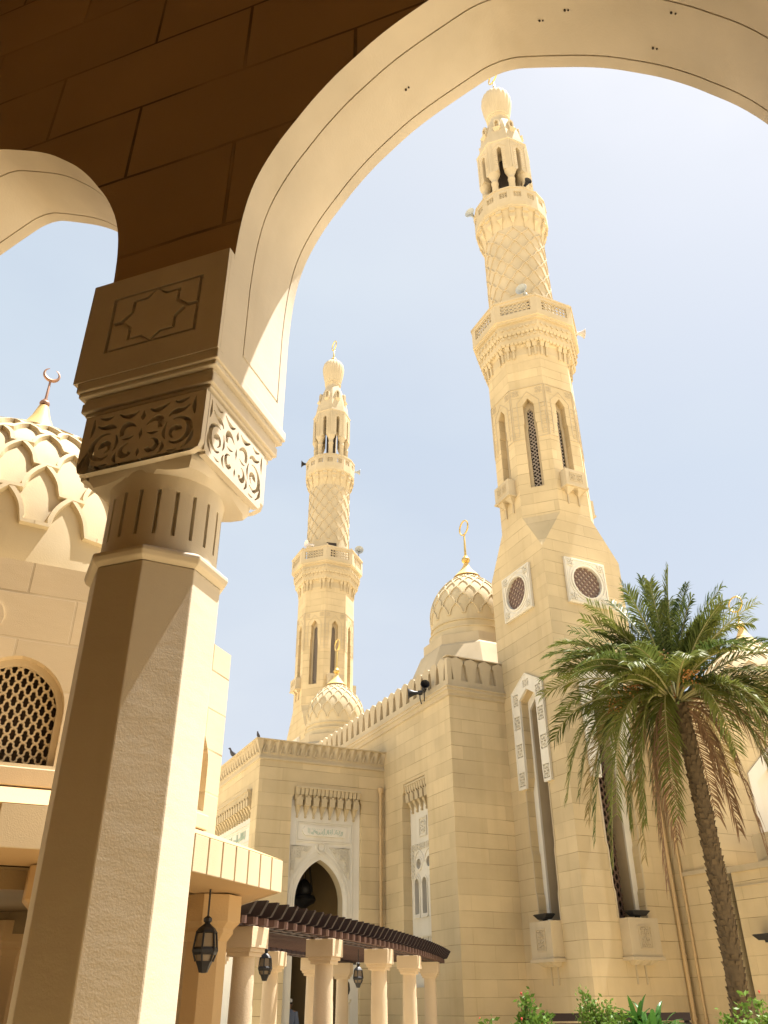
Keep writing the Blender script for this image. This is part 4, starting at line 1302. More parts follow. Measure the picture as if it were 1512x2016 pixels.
def make_minaret():
    mn = thing('minaret', (RX, RY, 0), 'tall cream minaret, nearer of the two, rising behind the palm', 'minaret', 'twin minarets')
    c = (RX, RY, 0); CV = V(c)
    dirs4 = [V((-1, 0, 0)), V((0, -1, 0)), V((1, 0, 0)), V((0, 1, 0))]
    base = MB()
    for i, nrm in enumerate(dirs4):
        F = Fr(CV+nrm*BH, nrm)
        holes = [slit_loop()] if i < 2 else []
        ZS, ZT = 14.12, 15.58
        hw = BH*tan(pi/8)
        base.prism(F, [[(-BH, 0), (BH, 0), (BH, ZS), (hw, ZT), (-hw, ZT), (-BH, ZS)]]+holes, 0, -0.24, back=False, outer=False)
    # pyramid chamfers from square to octagon
    hw = BH*tan(pi/8)
    for sx in (-1, 1):
        for sy in (-1, 1):
            base.quad(CV+V((sx*BH, sy*BH, 14.12)), CV+V((sx*hw, sy*BH, 15.58)), CV+V((sx*BH, sy*hw, 15.58)))
    base.build('base', M_WALL, mn)
    # eight-sided storey
    oc = MB()
    ds = [V((cos(k*pi/4), sin(k*pi/4), 0)) for k in range(8)]
    for k, nrm in enumerate(ds):
        F = Fr(CV+nrm*(BH+0.001), nrm)
        z0 = 17.22 if k % 2 == 0 else 16.72
        oc.prism(F, [rect(-hw, hw, 15.58, 22.9), oct_win(z0)], 0, -0.26, back=False, outer=False)
    oc.build('octagonal_storey', M_WALL, mn)
    for k, nrm in enumerate(ds):
        F = Fr(CV+nrm*(BH+0.001), nrm)
        z0 = 17.22 if k % 2 == 0 else 16.72
        wb = MB()
        inner = [(-0.13, z0+0.06), (0.13, z0+0.06), (0.13, 19.3), (0.105, 19.4), (0.105, 20.05), (0, 20.2), (-0.105, 20.05), (-0.105, 19.4), (-0.13, 19.3)]
        wb.prism(F, [rect(-0.3, 0.3, z0-0.1, 20.6), inner], -0.25, -0.30)
        wi = wb.build('slit_window', M_STONE, mn)
        lt = MB()
        diag_lattice(lt, F, -0.14, 0.14, z0, 20.25, 0.15, 0.013, -0.302, -0.325)
        lt.build('lattice', M_LATT, wi)
        pn = MB(); pn.fbox(F, -0.25, 0.25, z0-0.1, 20.5, -0.40, -0.41); pn.build('pane', M_DARK, wi)
        # carved border of the window head
        cb = MB()
        cb.ribbon(F, [(-0.60, 18.75), (-0.60, 21.0), (-0.599, 21.02), (0.599, 21.02), (0.60, 21.0), (0.60, 18.75)], 0.013, 0.02, 0.0005)
        cb.fbox(F, -0.62, -0.26, 18.73, 18.76, 0, 0.019)
        cb.fbox(F, 0.26, 0.62, 18.73, 18.76, 0, 0.019)
        pk = [(-0.40, 19.0), (-0.40, 20.35), (0, 20.80), (0.40, 20.35), (0.40, 19.0)]
        cb.ribbon(F, pk, 0.014, 0.014, 0.0005)
        for s in (-1, 1):
            scroll_tile(cb, F, s*0.42, 20.80, 0.28, 0.3, 0.011, 0.0005, n=7)
            for z in (20.1, 19.72, 19.34, 18.96):
                frame_rect(cb, F, s*0.5-0.085, s*0.5+0.085, z-0.1, z+0.1, 0.018, 0.013)
        cb.build('carved_border', M_STONE, wi)
        if k % 2 == 0:
            bx = MB()
            bx.fbox(F, -0.43, 0.43, 16.62, 17.22, 0.001, 0.30)
            bx.fbox(F, -0.46, 0.46, 16.55, 16.62, 0.001, 0.33)
            frame_rect(bx, Fr(CV+nrm*(BH+0.301), nrm), -0.26, 0.26, 16.76, 17.10, 0.02, 0.015)
            scroll_tile(bx, Fr(CV+nrm*(BH+0.301), nrm), -0.12, 16.93, 0.2, 0.26, 0.016, 0.0, n=7)
            scroll_tile(bx, Fr(CV+nrm*(BH+0.301), nrm), 0.12, 16.93, 0.2, 0.26, 0.016, 0.0, n=7)
            for s in (-0.22, 0.22):
                bx.pendant(F, s, 0.30, 16.36, 16.55, 0.001, 0.24, 0.2)
                bx.fbox(F, s-0.025, s+0.025, 16.0, 16.36, 0.001, 0.045)
            bx.build('window_box', M_STONE, mn)
    # base: medallions, slit windows, corbelled boxes on the two outer faces
    for nrm in dirs4[:2]:
        F = Fr(CV+nrm*BH, nrm)
        md = MB()
        md.prism(F, [rect(-0.78, 0.78, 12.30, 13.86), circ(0, 13.08, 0.54, 32)], 0.10, 0.001)
        mo = md.build('round_window', M_MARBLE, mn, bevel=0.01)
        rg = MB()
        Fo = Fr(CV+nrm*(BH+0.10), nrm)
        rg.prism(Fo, [circ(0, 13.08, 0.70, 32), circ(0, 13.08, 0.665, 32)], 0.02, 0.0)
        rg.prism(Fo, [circ(0, 13.08, 0.60, 32), circ(0, 13.08, 0.545, 32)], 0.03, 0.0)
        frame_rect(rg, Fo, -0.74, 0.74, 12.34, 13.82, 0.03, 0.018)
        for sx in (-1, 1):
            for sz in (-1, 1):
                scroll_tile(rg, Fo, sx*0.585, 13.08+sz*0.585, 0.27, 0.27, 0.035, 0.0, n=8)
        rg.build('window_carving', M_MARB2, mo)
        lt = MB()
        diag_lattice(lt, F, -0.54, 0.54, 12.54, 13.62, 0.205, 0.028, 0.03, 0.004)
        lt.build('timber_lattice', M_BROWN, mo)
        bk = MB(); bk.prism(F, [circ(0, 13.08, 0.55, 32)], 0.0025, 0.001); bk.build('backing', M_BEIGE, mo)
        # slit window
        sw = MB()
        so = [(-0.80, 7.0), (-0.80, 9.92), (0, 10.36), (0.80, 9.92), (0.80, 7.0)]
        si = [(0.45, 7.0), (0.425, 7.3), (0.425, 9.615), (0, 9.885), (-0.425, 9.615), (-0.425, 7.3), (-0.45, 7.0)]
        tiles = []
        for s in (-1, 1):
            for z in (7.28, 8.12, 8.96): tiles.append((s*0.615, z, 0.28, 0.40))
            tiles.append((s*0.60, 9.66, 0.26, 0.36))
        tiles.append((0, 10.06, 0.30, 0.22))
        sw.prism(F, [so+si]+[rect(x_-w_/2, x_+w_/2, z_-h_/2, z_+h_/2) for x_, z_, w_, h_ in tiles], 0.075, 0.001)
        ww = sw.build('slit_window', M_MARBLE, mn)
        for x_, z_, w_, h_ in tiles:
            cv = MB()
            cv.fbox(F, x_-w_/2-0.01, x_+w_/2+0.01, z_-h_/2-0.01, z_+h_/2+0.01, 0.002, 0.012)
            scroll_tile(cv, F, x_, z_, w_*1.0, h_*1.0, 0.068, 0.01, n=9)
            cv.build('carved_tile', M_MARB2, ww)
        ed = MB()
        ed.ribbon(Fr(CV+nrm*(BH+0.075), nrm), so, 0.018, 0.016, -0.01)
        ed.build('surround_moulding', M_MARBLE, ww)
        # raised edge of the lower opening
        ed = MB()
        lpz = slit_loop(1.06)
        right = [p for p in lpz[1:7]]
        for s in (-1, 1):
            ed.ribbon(F, [(s*p[0], p[1]) for p in right], 0.022, 0.02, 0.0005)
        ed.build('window_edging', M_STONE, ww)
        fr = MB()
        inner = [(-0.33, 3.47), (0.33, 3.47), (0.33, 9.35), (0, 9.62), (-0.33, 9.35)]
        fr.prism(F, [rect(-0.7, 0.7, 3.3, 10.0), inner], -0.235, -0.30, back=False, outer=False)
        fr.build('inner_frame', M_MARBLE, ww)
        jr = MB()
        jr.prism(F, [rect(-0.7, 0.7, 3.3, 10.0), inner], -0.301, -0.72, front=False, back=False, outer=False)
        jr.build('reveal', M_STONE, ww)
        lt = MB()
        diag_lattice(lt, F, -0.34, 0.34, 3.45, 9.65, 0.22, 0.024, -0.68, -0.72, wavy=0.02)
        lt.build('lattice', M_BROWN, ww)
        bk = MB(); bk.fbox(F, -0.6, 0.6, 3.3, 9.9, -0.80, -0.81); bk.fbox(F, -0.6, 0.6, 3.4, 3.47, -0.81, -0.236); bk.build('pane', M_DARK, ww)
        bx = MB()
        bx.fbox(F, -0.48, 0.48, 2.58, 3.46, 0.001, 0.36)
        bx.fbox(F, -0.52, 0.52, 2.50, 2.58, 0.001, 0.40)
        Fb = Fr(CV+nrm*(BH+0.361), nrm)
        frame_rect(bx, Fb, -0.20, 0.20, 2.76, 3.28, 0.025, 0.02)
        scroll_tile(bx, Fb, 0, 2.90, 0.3, 0.22, 0.02, 0, n=8)
        scroll_tile(bx, Fb, 0, 3.14, 0.3, 0.22, 0.02, 0, n=8)
        for s in (-0.24, 0.0, 0.24):
            bx.pendant(F, s, 0.22, 2.40, 2.50, 0.001, 0.34, 0.4)
        for s in (-0.15, 0.15):
            bx.fbox(F, s-0.02, s+0.02, 1.98, 2.44, 0.001, 0.035)
        bx.build('window_box', M_STONE, mn, bevel=0.006)
    # first balcony
    A1 = 1.98
    mq = MB()
    mq.octa([(BH, 22.55), (BH+0.03, 22.9), (1.62, 23.0), (1.62, 23.02), (1.74, 23.05), (1.76, 23.42), (1.82, 23.44), (1.86, 23.75), (1.82, 23.80), (1.82, 23.92), (A1-0.06, 23.93), (A1-0.06, 24.0), (A1, 24.02), (A1, 24.16), (1.2, 24.17)], c)
    for k, nrm in enumerate(ds):
        F1 = Fr(CV+nrm*1.76, nrm); h1 = 1.76*tan(pi/8)
        n_ = 6
        for i in range(n_):
            u = -h1+(i+0.5)*2*h1/n_
            # lozenges of the two tiers, set point down
            for (z_, ap_, s_) in ((23.30, 1.745, 0.085), (23.66, 1.845, 0.085)):
                Fz = Fr(CV+nrm*ap_, nrm)
                mq.prism(Fz, [[(u, z_-s_), (u+s_*0.9, z_), (u, z_+s_), (u-s_*0.9, z_)]], 0.05, 0.0)
        # scalloped lower lips
        for (z_, ap_) in ((23.05, 1.70), (23.44, 1.80)):
            Fz = Fr(CV+nrm*ap_, nrm); hz = ap_*tan(pi/8)
            for i in range(9):
                u = -hz+(i+0.5)*2*hz/9
                mq.fwedge(Fz, u-hz/9*0.85, u+hz/9*0.85, z_-0.07, z_+0.02, 0.05, 0.015, -0.1)
        # drops in pairs at the corners and the middle
        Fd = Fr(CV+nrm*(BH+0.002), nrm); hd = BH*tan(pi/8)
        for u in (-0.52, -0.30, 0.30, 0.52):
            mq.fwedge(Fd, u-0.085, u+0.085, 22.80, 23.02, 0.17, 0.10)
            mq.fwedge(Fd, u-0.04, u+0.04, 22.42, 22.82, 0.09, 0.05)
    mq.build('balcony', M_CARVE, mn)
    pa = MB(); fret = []
    hp = A1*tan(pi/8)
    for k, nrm in enumerate(ds):
        F = Fr(CV+nrm*A1, nrm)
        pa.prism(F, [rect(-hp, hp, 24.16, 24.93), rect(-0.58, 0.58, 24.30, 24.80)], 0, -0.12, outer=False)
        pa.fbox(F, -hp-0.015, hp+0.015, 24.93, 25.0, -0.14, 0.04)
        # fretwork: interlaced rings
        nx, nz_ = 7, 3; la = MB(); fret.append(la)
        for i in range(nx):
            for j in range(nz_):
                u = -0.58+1.16*(i+0.5)/nx; z = 24.30+0.5*(j+0.5)/nz_
                la.prism(F, [circ(u, z, 0.094, 8), circ(u, z, 0.066, 8)], -0.035-0.001*((i+j) % 2), -0.075)
        la.fbox(F, -0.59, 0.59, 24.29, 24.315, -0.04, -0.07); la.fbox(F, -0.59, 0.59, 24.785, 24.81, -0.04, -0.07)
    po = pa.build('balcony_parapet', M_STONE, mn)
    for la in fret: la.build('fretwork', M_STONE, po)
    for k in range(8):
        kn = MB()
        a = pi/8+k*pi/4; r = A1/cos(pi/8)-0.1
        kn.lathe([(0.03, 0), (0.07, 0.05), (0.06, 0.12), (0.0, 0.15)], 10, (RX+r*cos(a), RY+r*sin(a), 25.0))
        kn.build('knob', M_STONE, po, smooth=50)
    # round shaft with its net of ribs
    sh = MB()
    sh.lathe([(1.27, 24.1), (1.27, 26.2), (1.25, 30.2)], 64, c, cap=False)
    sho = sh.build('round_shaft', M_STONE, mn, smooth=40)
    rb = MB(); Nn, rows, zb, zt = 12, 9, 25.9, 29.85
    for s in (1, -1):
        for i in range(Nn):
            pts = []; nr = []
            for j in range(rows):
                f_last = 9
                for q in range(f_last):
                    f = q/f_last
                    gg = [f+0.10*sin(2*pi*f)*0.8]
                    if j == 0 and q == 0: gg = [0.0, 0.28]
                    if j == 0: gg = [max(g_, 0.28) if not (q == 0 and g_ == 0.0) else g_ for g_ in gg]
                    if j == rows-1: gg = [min(1.0, 1-(1-f)**1.6)]
                    for g_ in gg:
                        th = 2*pi/Nn*(i+s*(j+g_)*0.5)+0.17
                        z = zb+(zt-zb)*(j+f)/rows
                        r = 1.27-0.02*(z-26.2)/4
                        pts.append(V((RX+r*cos(th), RY+r*sin(th), z))); nr.append(V((cos(th), sin(th), 0)))
            rb.sweep(pts, nr, 0.024, 0.048*(1 if s == 1 else 0.92))
    rb.build('rib_net', M_STONE, sho)
    dr = MB()
    td = V((-0.2, -1, 0)).normalized()
    Fd = Fr(CV+td*1.27, td)
    # doorway to the balcony
    dr.fbox(Fd, -0.30, 0.30, 24.2, 25.62, -0.3, 0.012)
    dr.build('doorway', M_DARK, sho)
    # second balcony, sixteen sided
    A2 = 1.56
    m2 = MB()
    m2.lathe([(1.25, 29.85), (1.27, 29.9), (1.36, 30.3), (1.45, 30.62), (1.46, 30.72)], 32, c, cap=False)
    m2.octa([(1.40, 30.70), (A2-0.02, 30.74), (A2-0.02, 30.82), (A2, 30.83), (A2, 31.05), (0.3, 31.06)], c, seg=16)
    for k in range(16):
        a = (k+0.5)*pi/8
        nrm = V((cos(a), sin(a), 0))
        F = Fr(CV+nrm*1.25, nrm)
        m2.fbox(F, -0.125, 0.125, 30.52, 30.72, 0, 0.28)
        m2.prism(F, [[(-0.125, 30.25), (0.125, 30.25), (0.125, 30.50), (0.07, 30.56), (-0.07, 30.56), (-0.125, 30.50)]], 0.20, 0.0)
        m2.pendant(F, 0, 0.22, 30.02, 30.25, 0.0, 0.20, 0.35)
        m2.pendant(F, 0, 0.09, 29.80, 30.02, 0.0, 0.07, 0.5)
    m2.build('balcony', M_CARVE, mn)
    pa = MB(); fret = []; h2 = A2*tan(pi/16)
    for k in range(16):
        a = k*pi/8
        nrm = V((cos(a), sin(a), 0)); F = Fr(CV+nrm*A2, nrm)
        pa.prism(F, [rect(-h2, h2, 31.05, 31.88), rect(-0.165, 0.165, 31.34, 31.68)], 0, -0.1, outer=False)
        pa.fbox(F, -h2-0.01, h2+0.01, 31.88, 31.95, -0.12, 0.03)
        la = MB(); fret.append(la)
        for i in range(3):
            for j in range(3):
                u = -0.165+0.33*(i+0.5)/3; z = 31.34+0.34*(j+0.5)/3
                la.prism(F, [circ(u, z, 0.064, 8), circ(u, z, 0.043, 8)], -0.03-0.001*((i+j) % 2), -0.06)
    po = pa.build('balcony_parapet', M_STONE, mn)
    for la in fret: la.build('fretwork', M_STONE, po)
    # lantern: eight columns carrying a slotted drum
    for k in range(8):
        a = pi/8+k*pi/4; r = 0.98
        cc = MB()
        cc.lathe([(0.15, 31.0), (0.145, 33.1), (0.17, 33.14), (0.17, 33.2), (0.14, 33.24), (0.15, 33.45), (0.26, 33.74)], 14, (RX+r*cos(a), RY+r*sin(a), 0))
        cc.build('column', M_STONE, mn, smooth=40)
    core = MB(); core.lathe([(0.30, 31.0), (0.30, 35.4)], 16, c); core.build('stair_core', M_DARK, mn, smooth=40)
    dr = MB(); AD = 1.14; hd = AD*tan(pi/8)
    for k, nrm in enumerate(ds):
        F = Fr(CV+nrm*AD, nrm)
        zb = 33.72
        dr.prism(F, [[(-hd, zb), (-0.22, zb), (-0.105, zb+0.12), (-0.105, 35.22), (0, 35.36), (0.105, 35.22), (0.105, zb+0.12), (0.22, zb), (hd, zb), (hd, 35.75), (-hd, 35.75)]], 0, -0.36, outer=True)
        dr.ribbon(F, [(-0.40, zb+0.06), (-0.40, zb+0.2)], 0.0, 0.01, 0.0)
        for s in (-1, 1):
            for i in range(8):
                dr.fbox(F, s*0.20-0.07, s*0.20+0.07, 34.05+i*0.15, 34.05+i*0.15+0.10, 0.0005, 0.013)
            dr.fbox(F, s*(hd-0.10)-0.02, s*(hd-0.10)+0.02, zb+0.15, 35.6, 0.0005, 0.02)
        dr.ribbon(F, [(-0.3, 35.28), (0, 35.56), (0.3, 35.28)], 0.02, 0.018, 0.0005)
    dr.octa([(1.14, 35.74), (1.17, 35.76), (1.17, 35.82), (0.9, 35.85)], c)
    dr.octa([(0.5, 35.50), (0.9, 35.52), (0.9, 35.7)], c)
    dr.build('lantern_drum', M_STONE, mn)
    st = MB()
    st.octa([(1.06, 35.82), (1.0, 36.3), (0.91, 36.9), (0.80, 37.4), (0.69, 37.8), (0.57, 38.15), (0.49, 38.40), (0.46, 38.60)], c)
    sto = st.build('spire', M_STONE, mn)
    for k, nrm in enumerate(ds):
        F = Fr(CV+nrm*0.80, nrm)
        orl = MB()
        orl.prism(F, [arch(0, 0.14, 36.95, 37.52, 37.68, 5), arch(0, 0.075, 36.9501, 37.48, 37.58, 5)], 0.13, -0.2)
        orl.pendant(F, 0, 0.36, 36.62, 36.95, -0.1, 0.26, 0.15)
        orl.fbox(F, -0.075, 0.075, 36.95, 37.6, 0.0, -0.02)
        orl.build('oriel', M_STONE, sto)
    bu = MB()
    bu.lathe([(0.44, 38.45), (0.50, 38.58), (0.50, 38.66), (0.55, 38.68), (0.55, 38.74), (0.52, 38.78), (0.57, 38.84)], 40, c)
    bu.lathe([(0.56, 38.86), (0.63, 39.2), (0.71, 39.6), (0.755, 40.0), (0.75, 40.25), (0.68, 40.52), (0.52, 40.72), (0.32, 40.84), (0.18, 40.88)], 96, c,
             flute=lambda a, z: 1-0.055*abs(sin(a*10)))
    bu.build('fluted_bulb', M_STONE, mn, smooth=60)
    finial(mn, (RX, RY, 40.84), ball=0.22, rod=0.75, ring_r=0.36, tubr=0.04, face=rad(-88), mat=M_GOLD)
    return mn
min_near = make_minaret()
min_far = copy_tree(min_near)
min_far.location = (16.49, 42.5, 0)
min_far['label'] = 'farther of the two cream minarets, standing free against the sky above the porch'

# ------------------------------------------------------------------ loudspeakers
def horn(loc, direction, label, mat, r=0.21, ln=0.34, group='horn loudspeakers on the mosque'):
    t = thing('horn_loudspeaker', loc, label, 'loudspeaker', group)
    d = V(direction).normalized()
    b = MB()
    b.lathe([(0.05, -ln*0.1), (0.055, 0), (0.07, ln*0.35), (0.11, ln*0.65), (r*0.78, ln*0.9), (r, ln), (r*0.98, ln+0.01), (r*0.74, ln*0.88), (0.09, ln*0.6), (0.03, ln*0.3)], 24, loc, axis=d, cap=False)
    b.build('horn_bell', mat, t, smooth=50)
    b = MB()
    b.lathe([(0.03, -ln*0.55), (0.075, -ln*0.5), (0.08, -ln*0.12), (0.05, 0.0)], 14, loc, axis=d)
    b.build('driver', mat, t, smooth=40)
    b = MB()
    p = V(loc)
    b.tube([p-d*ln*0.25, p-d*ln*0.25-V((0, 0, 0.2)), p-d*ln*0.4-V((0, 0, 0.38))], 0.018, 6)
    b.build('bracket', M_IRON, t)
    return t
def horn_on(cx, cy, a_deg, r, z, mat, label, dz=-0.05, tw=0, size=0.21):
    a = rad(a_deg)
    horn((cx+r*sin(a), cy+r*cos(a), z), (sin(a+rad(tw)), cos(a+rad(tw)), dz), label, mat, r=size)
horn_on(RX, RY, 300, 1.60, 32.05, M_HORN, 'grey horn loudspeaker at the left rim of the near minaret upper balcony', tw=-55, size=0.24)
horn_on(RX, RY, 186, 1.45, 32.2, M_HORNB, 'black horn loudspeaker in front of the near minaret lantern columns', size=0.17)
horn_on(RX, RY, 212, 1.90, 25.25, M_HORN, 'grey horn loudspeaker on the near minaret lower balcony, facing the court', tw=28, size=0.24)
horn_on(RX, RY, 115, 2.1, 24.95, M_HORNW, 'pale horn loudspeaker at the right rim of the near minaret lower balcony')
LX, LY = 16.49, 42.5
horn_on(LX, LY, 286, 1.55, 32.0, M_HORNB, 'black horn loudspeaker at the left rim of the far minaret upper balcony', size=0.24)
horn_on(LX, LY, 112, 1.6, 31.6, M_HORN, 'grey horn loudspeaker at the right rim of the far minaret upper balcony')
horn_on(LX, LY, 232, 1.95, 25.2, M_HORNW, 'pale horn loudspeaker on the left of the far minaret lower balcony', tw=30, size=0.25)
horn_on(LX, LY, 130, 2.0, 25.35, M_HORN, 'grey horn loudspeaker on the right of the far minaret lower balcony', tw=70, size=0.27)
horn((12.30, 23.25, 10.30), (-0.75, 0.35, -0.05), 'black horn loudspeaker on the hall cornice, left one of the pair', M_HORNB, r=0.18, ln=0.30)
horn((12.34, 22.85, 10.34), (-0.35, -0.85, 0.15), 'black horn loudspeaker on the hall cornice, right one of the pair', M_HORNB, r=0.15, ln=0.28)

# ------------------------------------------------------------------ floodlights
def floodlight(loc, nrm, label):
    F = Fr(loc, nrm)
    t = thing('floodlight', loc, label, 'floodlight', 'black floodlights under the slit windows')
    b = MB()
    v = [F.p(-0.30, 0.17, 0.02), F.p(0.30, 0.17, 0.02), F.p(0.30, 0.17, 0.36), F.p(-0.30, 0.17, 0.36),
         F.p(-0.19, 0.05, 0.08), F.p(0.19, 0.05, 0.08), F.p(0.19, 0.05, 0.28), F.p(-0.19, 0.05, 0.28)]
    b.add(v, [(0, 1, 2, 3), (4, 5, 6, 7), (0, 1, 5, 4), (1, 2, 6, 5), (2, 3, 7, 6), (3, 0, 4, 7)])
    b.build('housing', M_IRON, t, bevel=0.01)
    b = MB(); b.fbox(F, -0.27, 0.27, 0.171, 0.18, 0.05, 0.33); b.build('lens', M_GLASS, t)
    b = MB(); b.fbox(F, -0.05, 0.05, -0.005, 0.055, 0.12, 0.22); b.build('foot', M_IRON, t)
floodlight((RX-BH, RY, 3.465), (-1, 0, 0), 'black floodlight on the left window box of the near minaret')
floodlight((RX, RY-BH, 3.465), (0, -1, 0), 'black floodlight on the right window box of the near minaret')
floodlight((17.84, 16.05, 2.80), (-1, 0, 0), 'black floodlight on the low annex at the right edge')

# ------------------------------------------------------------------ pergola
WC, NC0, RF, RB = -5.93-55.0, 12.5, 55.0, 52.8
def pg(r, s):
    """point at radius r and arc length s (measured on the front row, from n = 12.5)"""
    th = s/RF
    return WW*(WC+r*cos(th))+NN*(NC0+r*sin(th)), WW*cos(th)+NN*sin(th), -WW*sin(th)+NN*cos(th)
perg = thing('curved_pergola', (6, 16, 0), 'curved pergola of dark timber slats on pale stone columns', 'pergola')
def pcol(p, rd, tg, tall=2.5):
    ang = atan2(rd.y, rd.x)
    b = MB()
    b.lathe([(0.20, 0), (0.20, 0.14), (0.165, 0.18), (0.158, 1.2), (0.145, 2.16)], 20, (p.x, p.y, 0))
    co_ = b.build('column', M_PCOL, perg, smooth=40)
    b = MB()
    b.box((p.x, p.y, 2.175), (0.34, 0.34, 0.05), ang)
    b.box((p.x, p.y, 2.225), (0.40, 0.40, 0.05), ang)
    b.box((p.x, p.y, 2.375), (0.46, 0.46, 0.25), ang)
    b.build('capital', M_PCOL, co_, bevel=0.006)
for s in (-1.34, 1.36, 4.36, 7.07, 10.3):
    p, rd, tg = pg(RF, s); pcol(p, rd, tg)
for s in (-1.0, 1.70, 4.40, 7.2, 10.2):
    p, rd, tg = pg(RB, s); pcol(p, rd, tg)
for rr in (RF-0.11, RF+0.11, RB-0.11, RB+0.11):
    b = MB(); n = 40; vs = []; fs = []
    for i in range(n+1):
        s = -2.2+13.6*i/n
        p, rd, tg = pg(rr, s)
        for dz, dr in ((2.50, -0.035), (2.50, 0.035), (2.60, 0.035), (2.60, -0.035)):
            q = p+rd*dr; vs.append((q.x, q.y, dz))
    for i in range(n):
        for k in range(4):
            fs.append((i*4+k, i*4+(k+1) % 4, i*4+4+(k+1) % 4, i*4+4+k))
    fs += [(0, 1, 2, 3), tuple(n*4+k for k in range(4))]
    b.add(vs, fs); b.build('beam', M_WOOD, perg)
raf0 = None
for i in range(48):
    s = -2.5+13.9*i/47
    if raf0 is None:
        b = MB()
        prof = [(-1.46, 2.615), (-1.36, 2.601), (1.36, 2.601), (1.46, 2.615), (1.56, 2.775), (1.56, 2.79), (-1.56, 2.79), (-1.56, 2.775)]
        vs = [(u, y, z) for y in (-0.028, 0.028) for u, z in prof]; m = len(prof)
        b.add(vs, [tuple(range(m)), tuple(range(m, 2*m))]+[(k, (k+1) % m, m+(k+1) % m, m+k) for k in range(m)])
        raf0 = b.build('rafter', M_WOOD, perg, loc=(0, 0, 0)); o = raf0
        b = MB()
        for sg in (-1, 1):
            b.box((sg*1.22, 0, 2.555), (0.34, 0.125, 0.09))
        b.box((0, 0, 2.575), (2.2, 0.05, 0.04))
        blk0 = b.build('tie_block', M_WOOD2, raf0, loc=(0, 0, 0)); blk0.parent = raf0
    else:
        o = raf0.copy(); COL.objects.link(o); o.parent = perg
        q_ = blk0.copy(); COL.objects.link(q_); q_.parent = o
    p, rd, tg = pg((RF+RB)/2, s)
    o.location = p-V((6, 16, 0)); o.rotation_euler = (0, 0, atan2(rd.y, rd.x))

# ------------------------------------------------------------------ lanterns
def lantern(loc, label, s=1.0, chain=0.2, group='iron lanterns hung round the pergola'):
    x, y, z = loc    # z = middle
    t = thing('hanging_lantern', loc, label, 'lantern', group)
    b = MB()
    h = 0.25*s
    b.lathe([(0.03*s, h*1.0), (0.10*s, h*0.78), (0.13*s, h*0.62), (0.11*s, h*0.58)], 6, loc)
    b.lathe([(0.10*s, -h*0.55), (0.075*s, -h*0.75), (0.05*s, -h*1.0), (0.02*s, -h*1.02)], 6, loc)
    b.lathe([(0.13*s, h*0.02), (0.145*s, -0.02*s), (0.145*s, -0.05*s), (0.13*s, -h*0.3)], 6, loc, cap=False)
    for k in range(6):
        a = k*pi/3
        b.tube([(x+0.115*s*cos(a), y+0.115*s*sin(a), z+h*0.6), (x+0.14*s*cos(a), y+0.14*s*sin(a), z-0.03*s), (x+0.10*s*cos(a), y+0.10*s*sin(a), z-h*0.56)], 0.012*s, 5)
    b.build('frame', M_IRON, t)
    b = MB()
    b.lathe([(0.105*s, h*0.58), (0.125*s, -0.02*s), (0.09*s, -h*0.55)], 6, loc)
    b.build('glass', M_LAMPG, t)
    if chain > 0:
        b = MB(); b.tube([(x, y, z+h*0.98), (x, y, z+h+chain)], 0.012*s, 5)
        b.lathe([(0.02*s, 0), (0.05*s, 0.02), (0.05*s, 0.05), (0.015, 0.07)], 8, (x, y, z+h*0.98))
        b.build('chain', M_IRON, t)
    return t
lantern((2.42, 9.28, 2.10), 'large black iron lantern under the pavilion eave, leftmost', s=0.88, chain=0.34)
lantern((4.54, 13.77, 2.10), 'black iron lantern with pale glass under the near end of the pergola', s=0.75, chain=0.33)
lantern((7.68, 17.38, 2.07), 'dark iron lantern hanging between the middle pergola columns', s=0.75, chain=0.36)
lantern((8.40, 18.10, 1.98), 'dark iron lantern half hidden by the third front pergola column', s=0.75, chain=0.45)
pst = thing('lamp_pillar', (10.0, 23.45, 0), 'slim white marble pillar seen between the pergola columns', 'pillar')
b = MB(); b.octa([(0.16, 0), (0.16, 0.2), (0.11, 0.24), (0.10, 1.62), (0.14, 1.66), (0.14, 1.72)], (10.0, 23.45, 0), seg=8)
b.build('shaft', M_MARBLE, pst)
lantern((10.0, 23.45, 1.95), 'small dark lantern standing on the slim white pillar', s=0.85, chain=0)

# chandelier in the porch
ch = thing('hanging_chandelier', (10.62, 28.6, 5.0), 'dark metal chandelier hanging inside the porch arch', 'chandelier')
b = MB()
cx, cy = 10.62, 28.6
b.tube([(cx, cy, 8.0), (cx, cy, 6.0)], 0.02, 6)
b.lathe([(0.03, 6.22), (0.08, 6.12), (0.05, 6.06), (0.2, 5.92), (0.24, 5.86), (0.1, 5.82), (0.03, 5.8)], 16, (cx, cy, 0))
for k in range(6):
    a = k*pi/3
    b.tube([(cx+0.16*cos(a), cy+0.16*sin(a), 5.86), (cx+0.34*cos(a), cy+0.34*sin(a), 4.75)], 0.012, 5)
b.lathe([(0.04, 5.25), (0.12, 5.2), (0.26, 5.05), (0.30, 4.88), (0.24, 4.76), (0.36, 4.72), (0.42, 4.60), (0.36, 4.5), (0.2, 4.42), (0.03, 4.3)], 20, (cx, cy, 0))
b.build('body', M_IRON, ch, smooth=40)

